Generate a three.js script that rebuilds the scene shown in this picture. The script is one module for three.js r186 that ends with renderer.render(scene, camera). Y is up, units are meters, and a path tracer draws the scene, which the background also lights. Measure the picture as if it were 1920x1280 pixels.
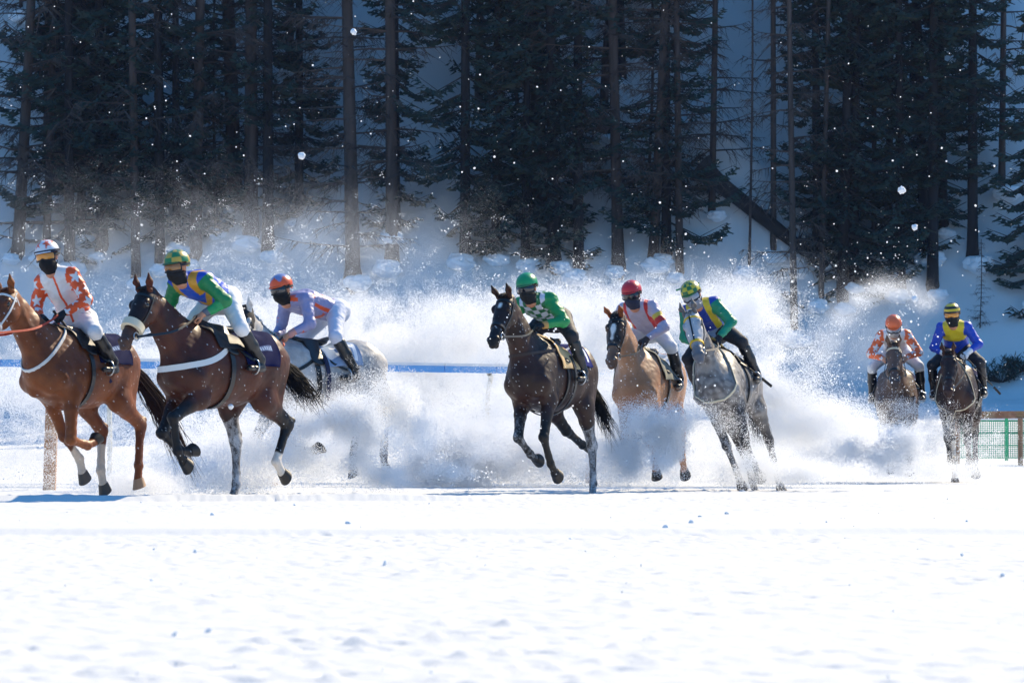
import * as THREE from 'three';
import { mergeGeometries } from 'three/addons/utils/BufferGeometryUtils.js';
import { ImprovedNoise } from 'three/addons/math/ImprovedNoise.js';

// ---------------------------------------------------------------- camera, sky, sun, exposure
const scene = new THREE.Scene();
const FOCAL = 8000, HORIZON = 834, EYE = 0.5;           // focal length and horizon in photograph pixels (1920 x 1280), eye height in metres
const camera = new THREE.PerspectiveCamera(2 * Math.atan(640 / FOCAL) * 180 / Math.PI, 1920 / 1280, 0.5, 900);
camera.position.set(0, EYE, 0);
camera.rotation.x = Math.atan((HORIZON - 640) / FOCAL);
camera.focus = 45;
camera.userData.fStop = 11;
camera.setFocalLength(135); camera.fov = 2 * Math.atan(640 / FOCAL) * 180 / Math.PI; camera.updateProjectionMatrix();

const SUN_EL = 36 * Math.PI / 180, SUN_AZ = 38 * Math.PI / 180;    // the sun stands behind the riders, to the right
const sunDir = new THREE.Vector3(Math.cos(SUN_EL) * Math.sin(SUN_AZ), Math.sin(SUN_EL), -Math.cos(SUN_EL) * Math.cos(SUN_AZ));
const sun = new THREE.DirectionalLight(0xffecca, 5);
sun.position.copy(sunDir).multiplyScalar(150).add(new THREE.Vector3(0, 0, -50));
sun.target.position.set(0, 0, -50);
sun.castShadow = true;
sun.shadow.mapSize.set(4096, 4096);
Object.assign(sun.shadow.camera, { left: -60, right: 60, top: 60, bottom: -60, near: 1, far: 400 });
scene.add(sun, sun.target);
{
  // clear winter sky: deep blue overhead, paler at the horizon, a little brighter round the sun
  const W = 256, H = 128, d = new Float32Array(W * H * 4);
  for (let j = 0; j < H; j++) for (let i = 0; i < W; i++) {
    const el = ((j + 0.5) / H - 0.5) * Math.PI, az = ((i + 0.5) / W - 0.5) * 2 * Math.PI;
    const x = Math.cos(el) * Math.cos(az), y = Math.sin(el), z = Math.cos(el) * Math.sin(az);
    const c = x * sunDir.x + y * sunDir.y + z * sunDir.z, h = Math.exp(-Math.max(0, y) * 3.2), g = 0.75 + 0.5 * Math.pow(Math.max(0, c * 0.5 + 0.5), 6);
    const o = (j * W + i) * 4;
    d[o] = (0.050 + 0.15 * h) * g; d[o + 1] = (0.215 + 0.31 * h) * g; d[o + 2] = (0.56 + 0.33 * h) * g; d[o + 3] = 1;
  }
  const t = new THREE.DataTexture(d, W, H, THREE.RGBAFormat, THREE.FloatType);
  t.mapping = THREE.EquirectangularReflectionMapping; t.magFilter = THREE.LinearFilter; t.minFilter = THREE.LinearFilter; t.needsUpdate = true;
  scene.background = t; scene.environment = t;
}
const renderer = new THREE.WebGLRenderer({ antialias: true });
renderer.toneMapping = THREE.LinearToneMapping;
renderer.toneMappingExposure = 1.54;
renderer.shadowMap.enabled = true;
// ---------------------------------------------------------------- helpers
const V = (x, y, z) => new THREE.Vector3(x, y, z);
const PI = Math.PI, R = (d) => d * PI / 180;
function rng(seed) { let s = seed | 0; return () => { s = (s + 0x6d2b79f5) | 0; let t = Math.imul(s ^ (s >>> 15), 1 | s); t = (t + Math.imul(t ^ (t >>> 7), 61 | t)) ^ t; return ((t ^ (t >>> 14)) >>> 0) / 4294967296; }; }
const noiseGen = new ImprovedNoise();
const noise = (x, y, z) => noiseGen.noise(x + 31.7, y + 17.3, z + 53.1);
const clamp = (x, a, b) => x < a ? a : x > b ? b : x, lerp = (a, b, t) => a + (b - a) * t;
const sstep = (x, a, b) => { const t = clamp((x - a) / (b - a), 0, 1); return t * t * (3 - 2 * t); };
const at = (px, py, depth) => V((px - 960) / FOCAL * depth, EYE + (HORIZON - py) / FOCAL * depth, -depth);   // where a sight line lies at a given distance, used for measuring only
const lin = (hex) => { const c = new THREE.Color(hex); return [c.r, c.g, c.b]; };
const mixc = (a, b, t) => [a[0] + (b[0] - a[0]) * t, a[1] + (b[1] - a[1]) * t, a[2] + (b[2] - a[2]) * t];
const taken = new Map();
function numbered(name) { const n = taken.get(name) || 0; taken.set(name, n + 1); return n ? name + '_' + String(n).padStart(3, '0') : name; }
function tag(o, label, category, group, kind) { if (label) o.userData.label = label; if (category) o.userData.category = category; if (group) o.userData.group = group; if (kind) o.userData.kind = kind; return o; }
function thing(name, label, category, group) { const g = new THREE.Group(); g.name = numbered(name); scene.add(g); return tag(g, label, category, group); }
function part(parent, name, geometry, material, label) { const m = new THREE.Mesh(geometry, material); m.name = name; m.castShadow = m.receiveShadow = true; parent.add(m); if (label) m.userData.label = label; return m; }
const std = (color, roughness = 0.8, more = {}) => new THREE.MeshStandardMaterial({ color, roughness, ...more });
const phys = (more) => new THREE.MeshPhysicalMaterial(more);

// a field of distances: tapered bars of elliptic section and ellipsoids, joined smoothly, meshed by surface nets
class Field {
  constructor() { this.p = []; this.disp = null; }
  // bar from a to b; w = half width across `side`, h = half height along `up`
  bar(a, b, wa, ha, wb, hb, k = 0.03, up = V(0, 1, 0), cut = false) {
    const t = b.clone().sub(a), L = t.length(); if (L > 1e-6) t.multiplyScalar(1 / L); else t.set(1, 0, 0);
    let s = up.clone().cross(t); if (s.lengthSq() < 1e-5) s = V(0, 0, 1).cross(t); if (s.lengthSq() < 1e-5) s = V(1, 0, 0).cross(t); s.normalize();
    const u = t.clone().cross(s).normalize();
    this.p.push([a.x, a.y, a.z, t.x, t.y, t.z, s.x, s.y, s.z, u.x, u.y, u.z, L, wa, ha, wb, hb, k, cut ? 1 : 0, 0]);
    return this;
  }
  cap(a, b, ra, rb, k = 0.03, cut = false) { return this.bar(a, b, ra, ra, rb, rb, k, V(0.13, 0.9, 0.21), cut); }
  chain(list, k = 0.03, up) { for (let i = 0; i + 1 < list.length; i++) { const [a, wa, ha] = list[i], [b, wb, hb] = list[i + 1]; this.bar(a, b, wa, ha, wb, hb, i ? 0.02 : k, up); } return this; }
  // ellipsoid: radius rt along axis t, rs across, ru along up
  ell(c, rt, ru, rs, t = V(1, 0, 0), up = V(0, 1, 0), k = 0.03, cut = false) { this.bar(c, c.clone().add(t.clone().normalize().multiplyScalar(1e-5)), rs, ru, rs, ru, k, up, cut); this.p[this.p.length - 1][19] = rt; return this; }
  one(q, x, y, z) {
    const dx = x - q[0], dy = y - q[1], dz = z - q[2], L = q[12];
    const a = dx * q[3] + dy * q[4] + dz * q[5], f = a <= 0 ? 0 : a >= L ? 1 : a / L, over = a - f * L;
    const w = q[13] + (q[15] - q[13]) * f, h = q[14] + (q[16] - q[14]) * f, r = q[19] || (w + h) * 0.5;
    const X = (dx * q[6] + dy * q[7] + dz * q[8]) / w, Y = (dx * q[9] + dy * q[10] + dz * q[11]) / h, Z = over / r;
    const k0 = Math.sqrt(X * X + Y * Y + Z * Z);
    if (k0 < 1e-4) return -Math.min(w, h);
    const x1 = X / w, y1 = Y / h, z1 = Z / r, k1 = Math.sqrt(x1 * x1 + y1 * y1 + z1 * z1);
    return k0 * (k0 - 1) / k1;
  }
  dist(x, y, z, list = this.p) {
    let d = 1e3;
    for (let i = 0; i < list.length; i++) {
      const q = list[i], k = q[17], e = this.one(q, x, y, z);
      if (q[18]) { const m = -e, h = Math.max(k - Math.abs(d - m), 0) / k; d = Math.max(d, m) + h * h * k * 0.25; }
      else if (d > 900) d = e;
      else { const h = Math.max(k - Math.abs(d - e), 0) / k; d = Math.min(d, e) - h * h * k * 0.25; }
    }
    return this.disp ? d + this.disp(x, y, z) : d;
  }
  bounds(pad = 0.05) {
    const lo = V(1e9, 1e9, 1e9), hi = V(-1e9, -1e9, -1e9);
    for (const q of this.p) if (!q[18]) for (const f of [0, 1]) {
      const r = Math.max(q[13], q[14], q[15], q[16], q[19]), c = V(q[0] + q[3] * q[12] * f, q[1] + q[4] * q[12] * f, q[2] + q[5] * q[12] * f);
      lo.min(c.clone().subScalar(r)); hi.max(c.addScalar(r));
    }
    return [lo.subScalar(pad), hi.addScalar(pad)];
  }
  // surface nets; only blocks near the surface are sampled
  mesh(cell, paint, lo, hi) {
    if (!lo) [lo, hi] = this.bounds(cell * 3);
    const nx = Math.ceil((hi.x - lo.x) / cell) + 1, ny = Math.ceil((hi.y - lo.y) / cell) + 1, nz = Math.ceil((hi.z - lo.z) / cell) + 1;
    const val = new Float32Array(nx * ny * nz), B = 8, rad = B * cell * 0.87;
    for (let bz = 0; bz < nz; bz += B) for (let by = 0; by < ny; by += B) for (let bx = 0; bx < nx; bx += B) {
      const cx = lo.x + (bx + B / 2) * cell, cy = lo.y + (by + B / 2) * cell, cz = lo.z + (bz + B / 2) * cell, D = this.dist(cx, cy, cz);
      const far = Math.abs(D) > rad * 1.9 + 0.03;
      const list = far ? null : this.p.filter((q) => q[18] || this.one(q, cx, cy, cz) < D + rad * 3.2 + q[17] + 0.02);
      const ex = Math.min(bx + B, nx), ey = Math.min(by + B, ny), ez = Math.min(bz + B, nz);
      for (let z = bz; z < ez; z++) for (let y = by; y < ey; y++) for (let x = bx; x < ex; x++)
        val[(z * ny + y) * nx + x] = far ? D : this.dist(lo.x + x * cell, lo.y + y * cell, lo.z + z * cell, list);
    }
    const id = new Int32Array(nx * ny * nz).fill(-1), pos = [], idx = [];
    for (let z = 0; z < nz - 1; z++) for (let y = 0; y < ny - 1; y++) for (let x = 0; x < nx - 1; x++) {
      const o = (z * ny + y) * nx + x, g = [val[o], val[o + 1], val[o + nx], val[o + nx + 1], val[o + nx * ny], val[o + nx * ny + 1], val[o + nx * ny + nx], val[o + nx * ny + nx + 1]];
      let m = 0; for (let i = 0; i < 8; i++) if (g[i] < 0) m |= 1 << i;
      if (m === 0 || m === 255) continue;
      let sx = 0, sy = 0, sz = 0, n = 0;
      for (let i = 0; i < 8; i++) for (let b = 1; b < 8; b <<= 1) {
        const j = i ^ b; if (j < i || (g[i] < 0) === (g[j] < 0)) continue;
        const t = g[i] / (g[i] - g[j]);
        sx += (i & 1) + t * ((j & 1) - (i & 1)); sy += ((i >> 1) & 1) + t * (((j >> 1) & 1) - ((i >> 1) & 1)); sz += (i >> 2) + t * ((j >> 2) - (i >> 2)); n++;
      }
      id[o] = pos.length / 3; pos.push(lo.x + (x + sx / n) * cell, lo.y + (y + sy / n) * cell, lo.z + (z + sz / n) * cell);
    }
    const quad = (a, b, c, d, flip) => { if (a < 0 || b < 0 || c < 0 || d < 0) return; flip ? idx.push(a, c, b, a, d, c) : idx.push(a, b, c, a, c, d); };
    const sx = 1, sy = nx, sz = nx * ny;
    for (let z = 1; z < nz - 1; z++) for (let y = 1; y < ny - 1; y++) for (let x = 1; x < nx - 1; x++) {
      const o = (z * ny + y) * nx + x, s = val[o] < 0;
      if (s !== (val[o + sx] < 0)) quad(id[o - sy - sz], id[o - sz], id[o], id[o - sy], !s);
      if (s !== (val[o + sy] < 0)) quad(id[o - sx - sz], id[o - sx], id[o], id[o - sz], !s);
      if (s !== (val[o + sz] < 0)) quad(id[o - sx - sy], id[o - sy], id[o], id[o - sx], !s);
    }
    const geo = new THREE.BufferGeometry();
    geo.setAttribute('position', new THREE.Float32BufferAttribute(pos, 3));
    geo.setIndex(idx); geo.computeVertexNormals();
    if (paint) paintGeo(geo, paint);
    return geo;
  }
  // walk from o along dir until the surface is met; null when missed
  hit(o, dir, far = 1.5) {
    let t = 0; const d = dir.clone().normalize();
    for (let i = 0; i < 90 && t < far; i++) { const e = this.dist(o.x + d.x * t, o.y + d.y * t, o.z + d.z * t); if (e < 0.0008) return o.clone().addScaledVector(d, t); t += Math.max(e * 0.8, 0.0008); }
    return null;
  }
}
function paintGeo(geo, paint) {
  const p = geo.attributes.position, n = geo.attributes.normal, c = new Float32Array(p.count * 3);
  for (let i = 0; i < p.count; i++) { const r = paint(p.getX(i), p.getY(i), p.getZ(i), n ? n.getX(i) : 0, n ? n.getY(i) : 1, n ? n.getZ(i) : 0); c[i * 3] = r[0]; c[i * 3 + 1] = r[1]; c[i * 3 + 2] = r[2]; }
  geo.setAttribute('color', new THREE.BufferAttribute(c, 3)); return geo;
}
const flat = (geo) => { const g = geo.index ? geo.toNonIndexed() : geo; for (const k of Object.keys(g.attributes)) if (!['position', 'normal', 'color'].includes(k)) g.deleteAttribute(k); return g; };
const merge = (list) => mergeGeometries(list.map(flat));
const tube = (pts, r, n = 24, m = 6) => new THREE.TubeGeometry(new THREE.CatmullRomCurve3(pts), n, r, m);
// a flat strap that follows points lying on a surface: width along `across` at each point, thickness outwards
function strap(pts, outs, width, thick = 0.006, closed = false) {
  const n = pts.length, pos = [], idx = [];
  for (let i = 0; i < n; i++) {
    const a = pts[(i - 1 + n) % n], b = pts[(i + 1) % n], t = (closed ? b.clone().sub(a) : pts[Math.min(i + 1, n - 1)].clone().sub(pts[Math.max(i - 1, 0)])).normalize();
    const o = outs[i].clone().normalize(), c = t.clone().cross(o).normalize().multiplyScalar(width / 2);
    for (const [k, e] of [[-1, -0.004], [-1, thick], [1, thick], [1, -0.004]]) { const v = pts[i].clone().addScaledVector(c, k).addScaledVector(o, e); pos.push(v.x, v.y, v.z); }
  }
  const m = closed ? n : n - 1;
  for (let i = 0; i < m; i++) for (let k = 0; k < 4; k++) { const a = i * 4 + k, b = i * 4 + (k + 1) % 4, c = ((i + 1) % n) * 4 + k, d = ((i + 1) % n) * 4 + (k + 1) % 4; idx.push(a, c, b, b, c, d); }
  if (!closed) { idx.push(0, 1, 2, 0, 2, 3); const e = (n - 1) * 4; idx.push(e, e + 2, e + 1, e, e + 3, e + 2); }
  const g = new THREE.BufferGeometry(); g.setAttribute('position', new THREE.Float32BufferAttribute(pos, 3)); g.setIndex(idx);
  const f = g.toNonIndexed(); f.computeVertexNormals(); return f;
}
// two-bone reach: middle joint between a and b with lengths la, lb, bent towards `pole`
function reach(a, b, la, lb, pole) {
  const d = b.clone().sub(a), L = Math.min(d.length(), (la + lb) * 0.999), u = d.normalize(), x = (la * la - lb * lb + L * L) / (2 * L), h = Math.sqrt(Math.max(0, la * la - x * x));
  const p = pole.clone().addScaledVector(u, -pole.dot(u)).normalize();
  return a.clone().addScaledVector(u, x).addScaledVector(p, h);
}
// ---------------------------------------------------------------- snow field and hillside
const FOOT = 96;                                               // where the wooded slope begins, metres from the eye
const mounds = [[1335, 330, 2.0, 0.9], [1435, 405, 1.0, 0.5], [1125, 235, 1.4, 0.8], [1175, 225, 0.9, 0.5], [1365, 290, 1.2, 0.6], [1615, 300, 1.0, 0.5], [815, 90, 1.6, 1.0], [960, 30, 1.2, 0.7], [1540, 250, 1.1, 0.5], [1380, 215, 1.4, 0.7]];
const moundAt = [];
function slope(x, d) {                                          // smooth land: flat track, low bank, steep hillside, level shoulder above
  const bank = 1.5 * sstep(d, 62, 98) + 0.12 * noise(x * 0.21, d * 0.21, 3) * sstep(d, 55, 75);
  const s = Math.max(0, d - FOOT - 1.6 * noise(x * 0.09, 5, 1)), up = Math.min(s, 60) * 1.10 + Math.max(0, s - 60) * 0.12;
  return bank + up * sstep(s, -1, 3.5);
}
function land(x, z) {
  const d = -z; let h = slope(x, d);
  if (d > 88) { const k = sstep(d, 88, 100); h += k * (0.6 * noise(x * 0.22, z * 0.22, 7) + 0.36 * noise(x * 0.6, z * 0.6, 9) + 0.13 * noise(x * 1.5, z * 1.5, 2) + 0.04 * noise(x * 3.6, z * 3.6, 5)); for (const [mx, mz, r, a] of moundAt) { const q = ((x - mx) ** 2 + (z - mz) ** 2) / (r * r); if (q < 6) h += a * Math.exp(-q); } }
  return h;
}
function onHill(px, py, lo = 60, hi = 150) { // distance at which the sight line through a photograph point meets the land
  for (let d = lo; d < hi; d += 0.1) { const p = at(px, py, d); if (land(p.x, p.z) >= p.y) return p; }
  return at(px, py, hi);
}
for (const [px, py, r, a] of mounds) { const p = onHill(px, py); moundAt.push([p.x, p.z, r * 0.6, a]); }
const groundDetail = (x, z) => {                                // track surface: trampled, raked and lumpy snow
  const d = -z; let h = 0.015 * noise(x * 0.5, z * 0.35, 4);
  const lumpy = d < 23.6 ? 1 : 0.35 + 0.65 * sstep(d, 30, 36);
  const zone = clamp(0.55 + 1.1 * noise(x * 0.8, z * 0.30, 21), 0.05, 1);
  const p1 = noise(x * 11, z * 6.5, 11), p2 = noise(x * 13, z * 9, 12), p3 = noise(x * 30, z * 22, 13);
  h += lumpy * (0.007 * p2 + 0.007 * p3 + zone * (0.06 * Math.max(0, p1 - 0.36) - 0.085 * Math.max(0, -p1 - 0.30)));
  h += (0.007 * noise(x * 0.5, z * 5, 15) + 0.005 * noise(x * 1.1, z * 13, 16)) * (0.45 + 0.55 * sstep(d, 20, 26));   // rake lines along the track
  const e1 = 23.7 + 0.10 * noise(x * 0.7, 2, 3) + x * 0.03; h += 0.035 * sstep(d, e1 - 0.15, e1 + 0.1) * (1 - sstep(d, e1 + 2.2, e1 + 6));
  const e2 = 38.4 + 0.15 * noise(x * 0.8, 8, 3) + x * 0.10; h += (0.045 + 0.02 * noise(x * 1.3, 1, 1)) * sstep(d, e2 - 0.03, e2 + 0.03) * (1 - sstep(x, -1.2, 0.5)) * (1 - sstep(d, e2 + 0.4, e2 + 3));
  return h;
};
const snowTex = (() => { // fine sparkle-grain of packed snow, used for relief only
  const N = 512, d = new Uint8Array(N * N * 4), r = rng(3); const a = new Float32Array(N * N); for (let i = 0; i < N * N; i++) a[i] = r();
  for (let y = 0; y < N; y++) for (let x = 0; x < N; x++) { let s = 0; for (let j = -1; j <= 1; j++) for (let i = -1; i <= 1; i++) s += a[((y + j + N) % N) * N + (x + i + N) % N]; const v = 255 * clamp(0.5 * s / 9 + 0.5 * a[y * N + x], 0, 1); d.set([v, v, v, 255], (y * N + x) * 4); }
  const t = new THREE.DataTexture(d, N, N); t.wrapS = t.wrapT = THREE.RepeatWrapping; t.magFilter = THREE.LinearFilter; t.needsUpdate = true; return t; })();
const snowMat = phys({ color: new THREE.Color(0.675, 0.68, 0.675), roughness: 0.85, bumpMap: snowTex, bumpScale: 0.002, specularIntensity: 0.4 });
const crumbMat = std(new THREE.Color(0.86, 0.87, 0.88), 0.9);
function sheetMesh(name, xs, ds, f, uvScale) {
  const pos = [], uv = [], idx = [], n = xs.length;
  for (const d of ds) for (const x of xs) { pos.push(x, f(x, -d), -d); uv.push(x * uvScale, d * uvScale); }
  for (let j = 0; j + 1 < ds.length; j++) for (let i = 0; i + 1 < n; i++) { const a = j * n + i; idx.push(a, a + 1, a + n, a + 1, a + n + 1, a + n); }
  const g = new THREE.BufferGeometry(); g.setAttribute('position', new THREE.Float32BufferAttribute(pos, 3)); g.setAttribute('uv', new THREE.Float32BufferAttribute(uv, 2)); g.setIndex(idx); g.computeVertexNormals();
  const m = part(scene, name, g, snowMat); m.userData.kind = 'structure'; return m;
}
{
  const axis = (segs) => { const o = []; for (const [a, b, st] of segs) for (let v = a; v < b - 1e-6; v += st) o.push(v); o.push(segs[segs.length - 1][1]); return o; };
  const spread = (lo, hi, k) => { const o = [lo]; while (o[o.length - 1] < hi) o.push(o[o.length - 1] * k); return o; };
  const xs = axis([[-300, -40, 20], [-40, -9, 1], [-9, -3, 0.05], [-3, 3, 0.025], [3, 9, 0.05], [9, 40, 1], [40, 300, 20]]);
  const ds = [...axis([[-120, 0, 20], [0, 5, 1]]), ...spread(5.2, 48, 1.0042), ...axis([[48.5, 84, 1]])].sort((a, b) => a - b);
  sheetMesh('snow_track', xs, ds, (x, z) => slope(x, -z) + (-z > 4 && -z < 50 && Math.abs(x) < 12 ? groundDetail(x, z) * sstep(12 - Math.abs(x), 0, 2) : 0), 1.5);
  sheetMesh('hillside', axis([[-300, -40, 20], [-40, -24, 1], [-24, 24, 0.3], [24, 60, 1], [60, 300, 20]]), axis([[83.9, 125, 0.3], [125, 165, 1], [165, 420, 15]]), (x, z) => land(x, z) + (-z < 84.5 ? -0.004 : 0), 0.6);
}
// ---------------------------------------------------------------- forest
const barkMat = (c) => phys({ vertexColors: true, color: c, roughness: 0.95 });
const needleMat = phys({ vertexColors: true, roughness: 0.85, side: THREE.DoubleSide }), twigMat = std('#3a2a22', 0.95), barkM = barkMat('#ffffff');
function trunkGeo(h, r0, r1, bend, seed, col, knots = 1) {
  const r = rng(seed), n = 26, m = 12, pos = [], idx = [], cols = []; const bx = (r() - 0.5) * bend, bz = (r() - 0.5) * bend;
  for (let j = 0; j <= n; j++) { const t = j / n, y = h * t, R0 = lerp(r0, r1, t) * (1 + 0.9 * Math.exp(-t * h / 0.28)); for (let i = 0; i < m; i++) { const a = i / m * 2 * PI, k = 1 + 0.10 * noise(Math.cos(a) * 2 + seed, y * 1.5, Math.sin(a) * 2) * knots; pos.push(Math.cos(a) * R0 * k + bx * Math.sin(t * 2.4), y - 0.55, Math.sin(a) * R0 * k + bz * Math.sin(t * 2.2)); const v = clamp(0.75 + 0.6 * noise(Math.cos(a) * 3 + seed, y * 2.2, Math.sin(a) * 3), 0.3, 1.4); cols.push(col[0] * v, col[1] * v, col[2] * v); } }
  for (let j = 0; j < n; j++) for (let i = 0; i < m; i++) { const a = j * m + i, b = j * m + (i + 1) % m; idx.push(a, a + m, b, b, a + m, b + m); }
  const g = new THREE.BufferGeometry(); g.setAttribute('position', new THREE.Float32BufferAttribute(pos, 3)); g.setAttribute('color', new THREE.Float32BufferAttribute(cols, 3)); g.setIndex(idx); g.computeVertexNormals();
  g.userData.c = (t) => [bx * Math.sin(t * 2.4), bz * Math.sin(t * 2.2)]; return g;
}
class Tris { constructor() { this.p = []; this.c = []; }
  tri(a, b, c, col) { this.p.push(a.x, a.y, a.z, b.x, b.y, b.z, c.x, c.y, c.z); for (let i = 0; i < 3; i++) this.c.push(col[0], col[1], col[2]); }
  stick(a, b, ra, rb, col) { const d = b.clone().sub(a), s = Math.abs(d.y) > Math.abs(d.x) ? V(1, 0, 0) : V(0, 1, 0), u = d.clone().cross(s).normalize(), w = d.clone().cross(u).normalize(); const q = []; for (let k = 0; k < 3; k++) { const an = k * 2.0944, o = u.clone().multiplyScalar(Math.cos(an)).addScaledVector(w, Math.sin(an)); q.push([a.clone().addScaledVector(o, ra), b.clone().addScaledVector(o, rb)]); } for (let k = 0; k < 3; k++) { const e = q[k], f = q[(k + 1) % 3]; this.tri(e[0], f[0], e[1], col); this.tri(f[0], f[1], e[1], col); } }
  geo() { const g = new THREE.BufferGeometry(); g.setAttribute('position', new THREE.Float32BufferAttribute(this.p, 3)); g.setAttribute('color', new THREE.Float32BufferAttribute(this.c, 3)); g.computeVertexNormals(); return g; } }
const needleCols = [[0.028, 0.054, 0.040], [0.040, 0.066, 0.044], [0.022, 0.044, 0.036], [0.060, 0.066, 0.044]];
// spruce: whorls of drooping boughs with hanging needle sprays
function spruce(seed, h, wide, first, dense = 1, gap = 0.10) {
  const r = rng(seed), T = new Tris(), W = new Tris(), tg = trunkGeo(h, 0.0072 * h, 0.02, 0.3, seed, [0.034, 0.027, 0.025]);
  for (let y = first; y < h - 0.2; y += (0.26 + r() * 0.16) / dense) {
    const t = y / h, [cx, cz] = tg.userData.c(t), len0 = wide * Math.pow(1 - t, 0.72) * (0.75 + 0.25 * sstep(y, first, first + 1.2)), n = 4 + Math.floor(r() * 3);
    for (let b = 0; b < n; b++) {
      if (r() < gap) continue;
      const an = r() * 2 * PI, len = len0 * (0.6 + r() * 0.55), dx = Math.cos(an), dz = Math.sin(an), droop = 0.20 + 0.30 * r(), rise = 0.10 + 0.25 * r();
      const P = (s) => V(cx + dx * len * s, y - 0.4 + len * (rise * s * 0.5 - droop * Math.sin(s * 2.0) + 0.18 * s * s * s), cz + dz * len * s);
      W.stick(P(0), P(0.55), 0.022, 0.012, [0.05, 0.04, 0.034]); W.stick(P(0.55), P(1), 0.012, 0.004, [0.05, 0.04, 0.034]);
      const k = Math.max(6, Math.floor(len * 18));
      for (let i = 0; i < k; i++) {
        const s = 0.14 + 0.86 * (i + r()) / k, o = P(s), sg = i & 1 ? 1 : -1, L = (0.20 + 0.20 * r()) * (1.15 - 0.5 * s), col = needleCols[Math.floor(r() * 4)];
        const out = V(dx * 0.55 - dz * sg * 0.8, -0.28 - 0.55 * r(), dz * 0.55 + dx * sg * 0.8).normalize(), tip = o.clone().addScaledVector(out, L), w = V(dx, 0.35 * (r() - 0.5), dz).normalize().multiplyScalar(0.030 + 0.030 * r());
        T.tri(o.clone().sub(w), o.clone().add(w), tip, col);
        const m = o.clone().lerp(tip, 0.35); T.tri(m, m.clone().addScaledVector(w, 3.0).add(V(0, -0.07 * r(), 0)), m.clone().addScaledVector(out, L * 0.5), col);
        T.tri(m, m.clone().addScaledVector(w, -2.4).add(V(0, -0.09 * r(), 0)), m.clone().addScaledVector(out, L * 0.42), col);
      }
    }
  }
  return { trunk: tg, crown: T.geo(), boughs: W.geo() };
}
// larch in winter: bare, drooping, knobbly twigs of red-brown
function larch(seed, h, wide, first, r0, sparse = 1) {
  const r = rng(seed), W = new Tris(), tg = trunkGeo(h, r0 * 0.72, 0.03, 0.5, seed, [0.115, 0.078, 0.062]), tw = [[0.085, 0.055, 0.042], [0.11, 0.07, 0.05], [0.065, 0.05, 0.043]];
  for (let y = first; y < h - 0.3; y += 0.20 + r() * 0.26) {
    const t = y / h, [cx, cz] = tg.userData.c(t), n = 1 + Math.floor((0.6 + r() * 3.4) * sparse);
    for (let b = 0; b < n; b++) {
      const an = r() * 2 * PI, len = wide * Math.pow(1 - t * 0.85, 0.8) * (0.35 + r() * 0.85), dx = Math.cos(an), dz = Math.sin(an), droop = 0.15 + 0.5 * r(), col = tw[Math.floor(r() * 3)];
      const P = (s) => V(cx + dx * len * s, y - 0.4 + len * (0.10 * s - droop * s * s * 0.8 + 0.28 * s * s * s), cz + dz * len * s);
      let q = P(0.02); for (let i = 1; i <= 4; i++) { const e = P(i / 4); W.stick(q, e, 0.026 * (1.2 - i / 4), 0.026 * (1 - i / 4) + 0.004, col); q = e; }
      const k = Math.floor(len * 12);
      for (let i = 0; i < k; i++) { const s = 0.15 + 0.85 * r(), o = P(s), sg = r() < 0.5 ? 1 : -1, L = (0.18 + 0.38 * r()) * (1.2 - s * 0.6), e = o.clone().add(V(dx * L * 0.5 - dz * sg * L * 0.6, -L * (0.25 + 0.55 * r()), dz * L * 0.5 + dx * sg * L * 0.6)); W.stick(o, e, 0.010, 0.003, tw[Math.floor(r() * 3)]); if (r() < 0.5) W.stick(o.clone().lerp(e, 0.5), e.clone().add(V((r() - 0.5) * L, -L * 0.3, (r() - 0.5) * L)), 0.007, 0.002, col); }
    }
  }
  return { trunk: tg, crown: W.geo() };
}
// snags: bare poles with stubs of dead branches
const kinds = {
  spruceWide: spruce(11, 17, 1.9, 0.7, 1.0), spruceTall: spruce(12, 18, 1.35, 0.4, 1.1), spruceThin: spruce(13, 16, 0.95, 0.7, 0.95, 0.25), spruceBare: spruce(14, 18, 1.6, 3.2, 0.85, 0.35), spruceYoung: spruce(15, 6.5, 1.2, 0.3, 1.25), spruceLoose: spruce(16, 17, 1.9, 1.2, 0.7, 0.36),
  larchBig: larch(21, 18, 2.3, 1.0, 0.24), larchSlim: larch(22, 17, 1.7, 1.8, 0.12), larchThick: larch(23, 18, 2.5, 2.2, 0.20, 1.3), larchYoung: larch(24, 8, 1.3, 0.5, 0.07), pole: larch(25, 16, 0.7, 3.0, 0.085, 0.5),
};
const moundGeo = [1, 2, 3].map((k) => { const g = new THREE.IcosahedronGeometry(1, 3), a = g.attributes.position; for (let i = 0; i < a.count; i++) { const q = 1 + 0.35 * noise(a.getX(i) * 1.6 + k * 9, a.getY(i) * 1.6, a.getZ(i) * 1.6); a.setXYZ(i, a.getX(i) * q * 0.55, a.getY(i) * q * 0.34, a.getZ(i) * q * 0.5); } g.computeVertexNormals(); return g; });
let moundN = 0;
function drift(t) { const k = moundN++ % 3, m = part(t, 'snow_drift', moundGeo[k], crumbMat), s = t.scale.x, a = t.rotation.y, x = 0.12 * Math.sin(moundN * 2.1), z = 0.30; m.position.set((x * Math.cos(a) - z * Math.sin(a)) / s, -0.22 / s, (x * Math.sin(a) + z * Math.cos(a)) / s); m.scale.setScalar((0.38 + 0.3 * ((moundN * 0.618) % 1)) / s); m.rotation.y = -a; }
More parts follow.
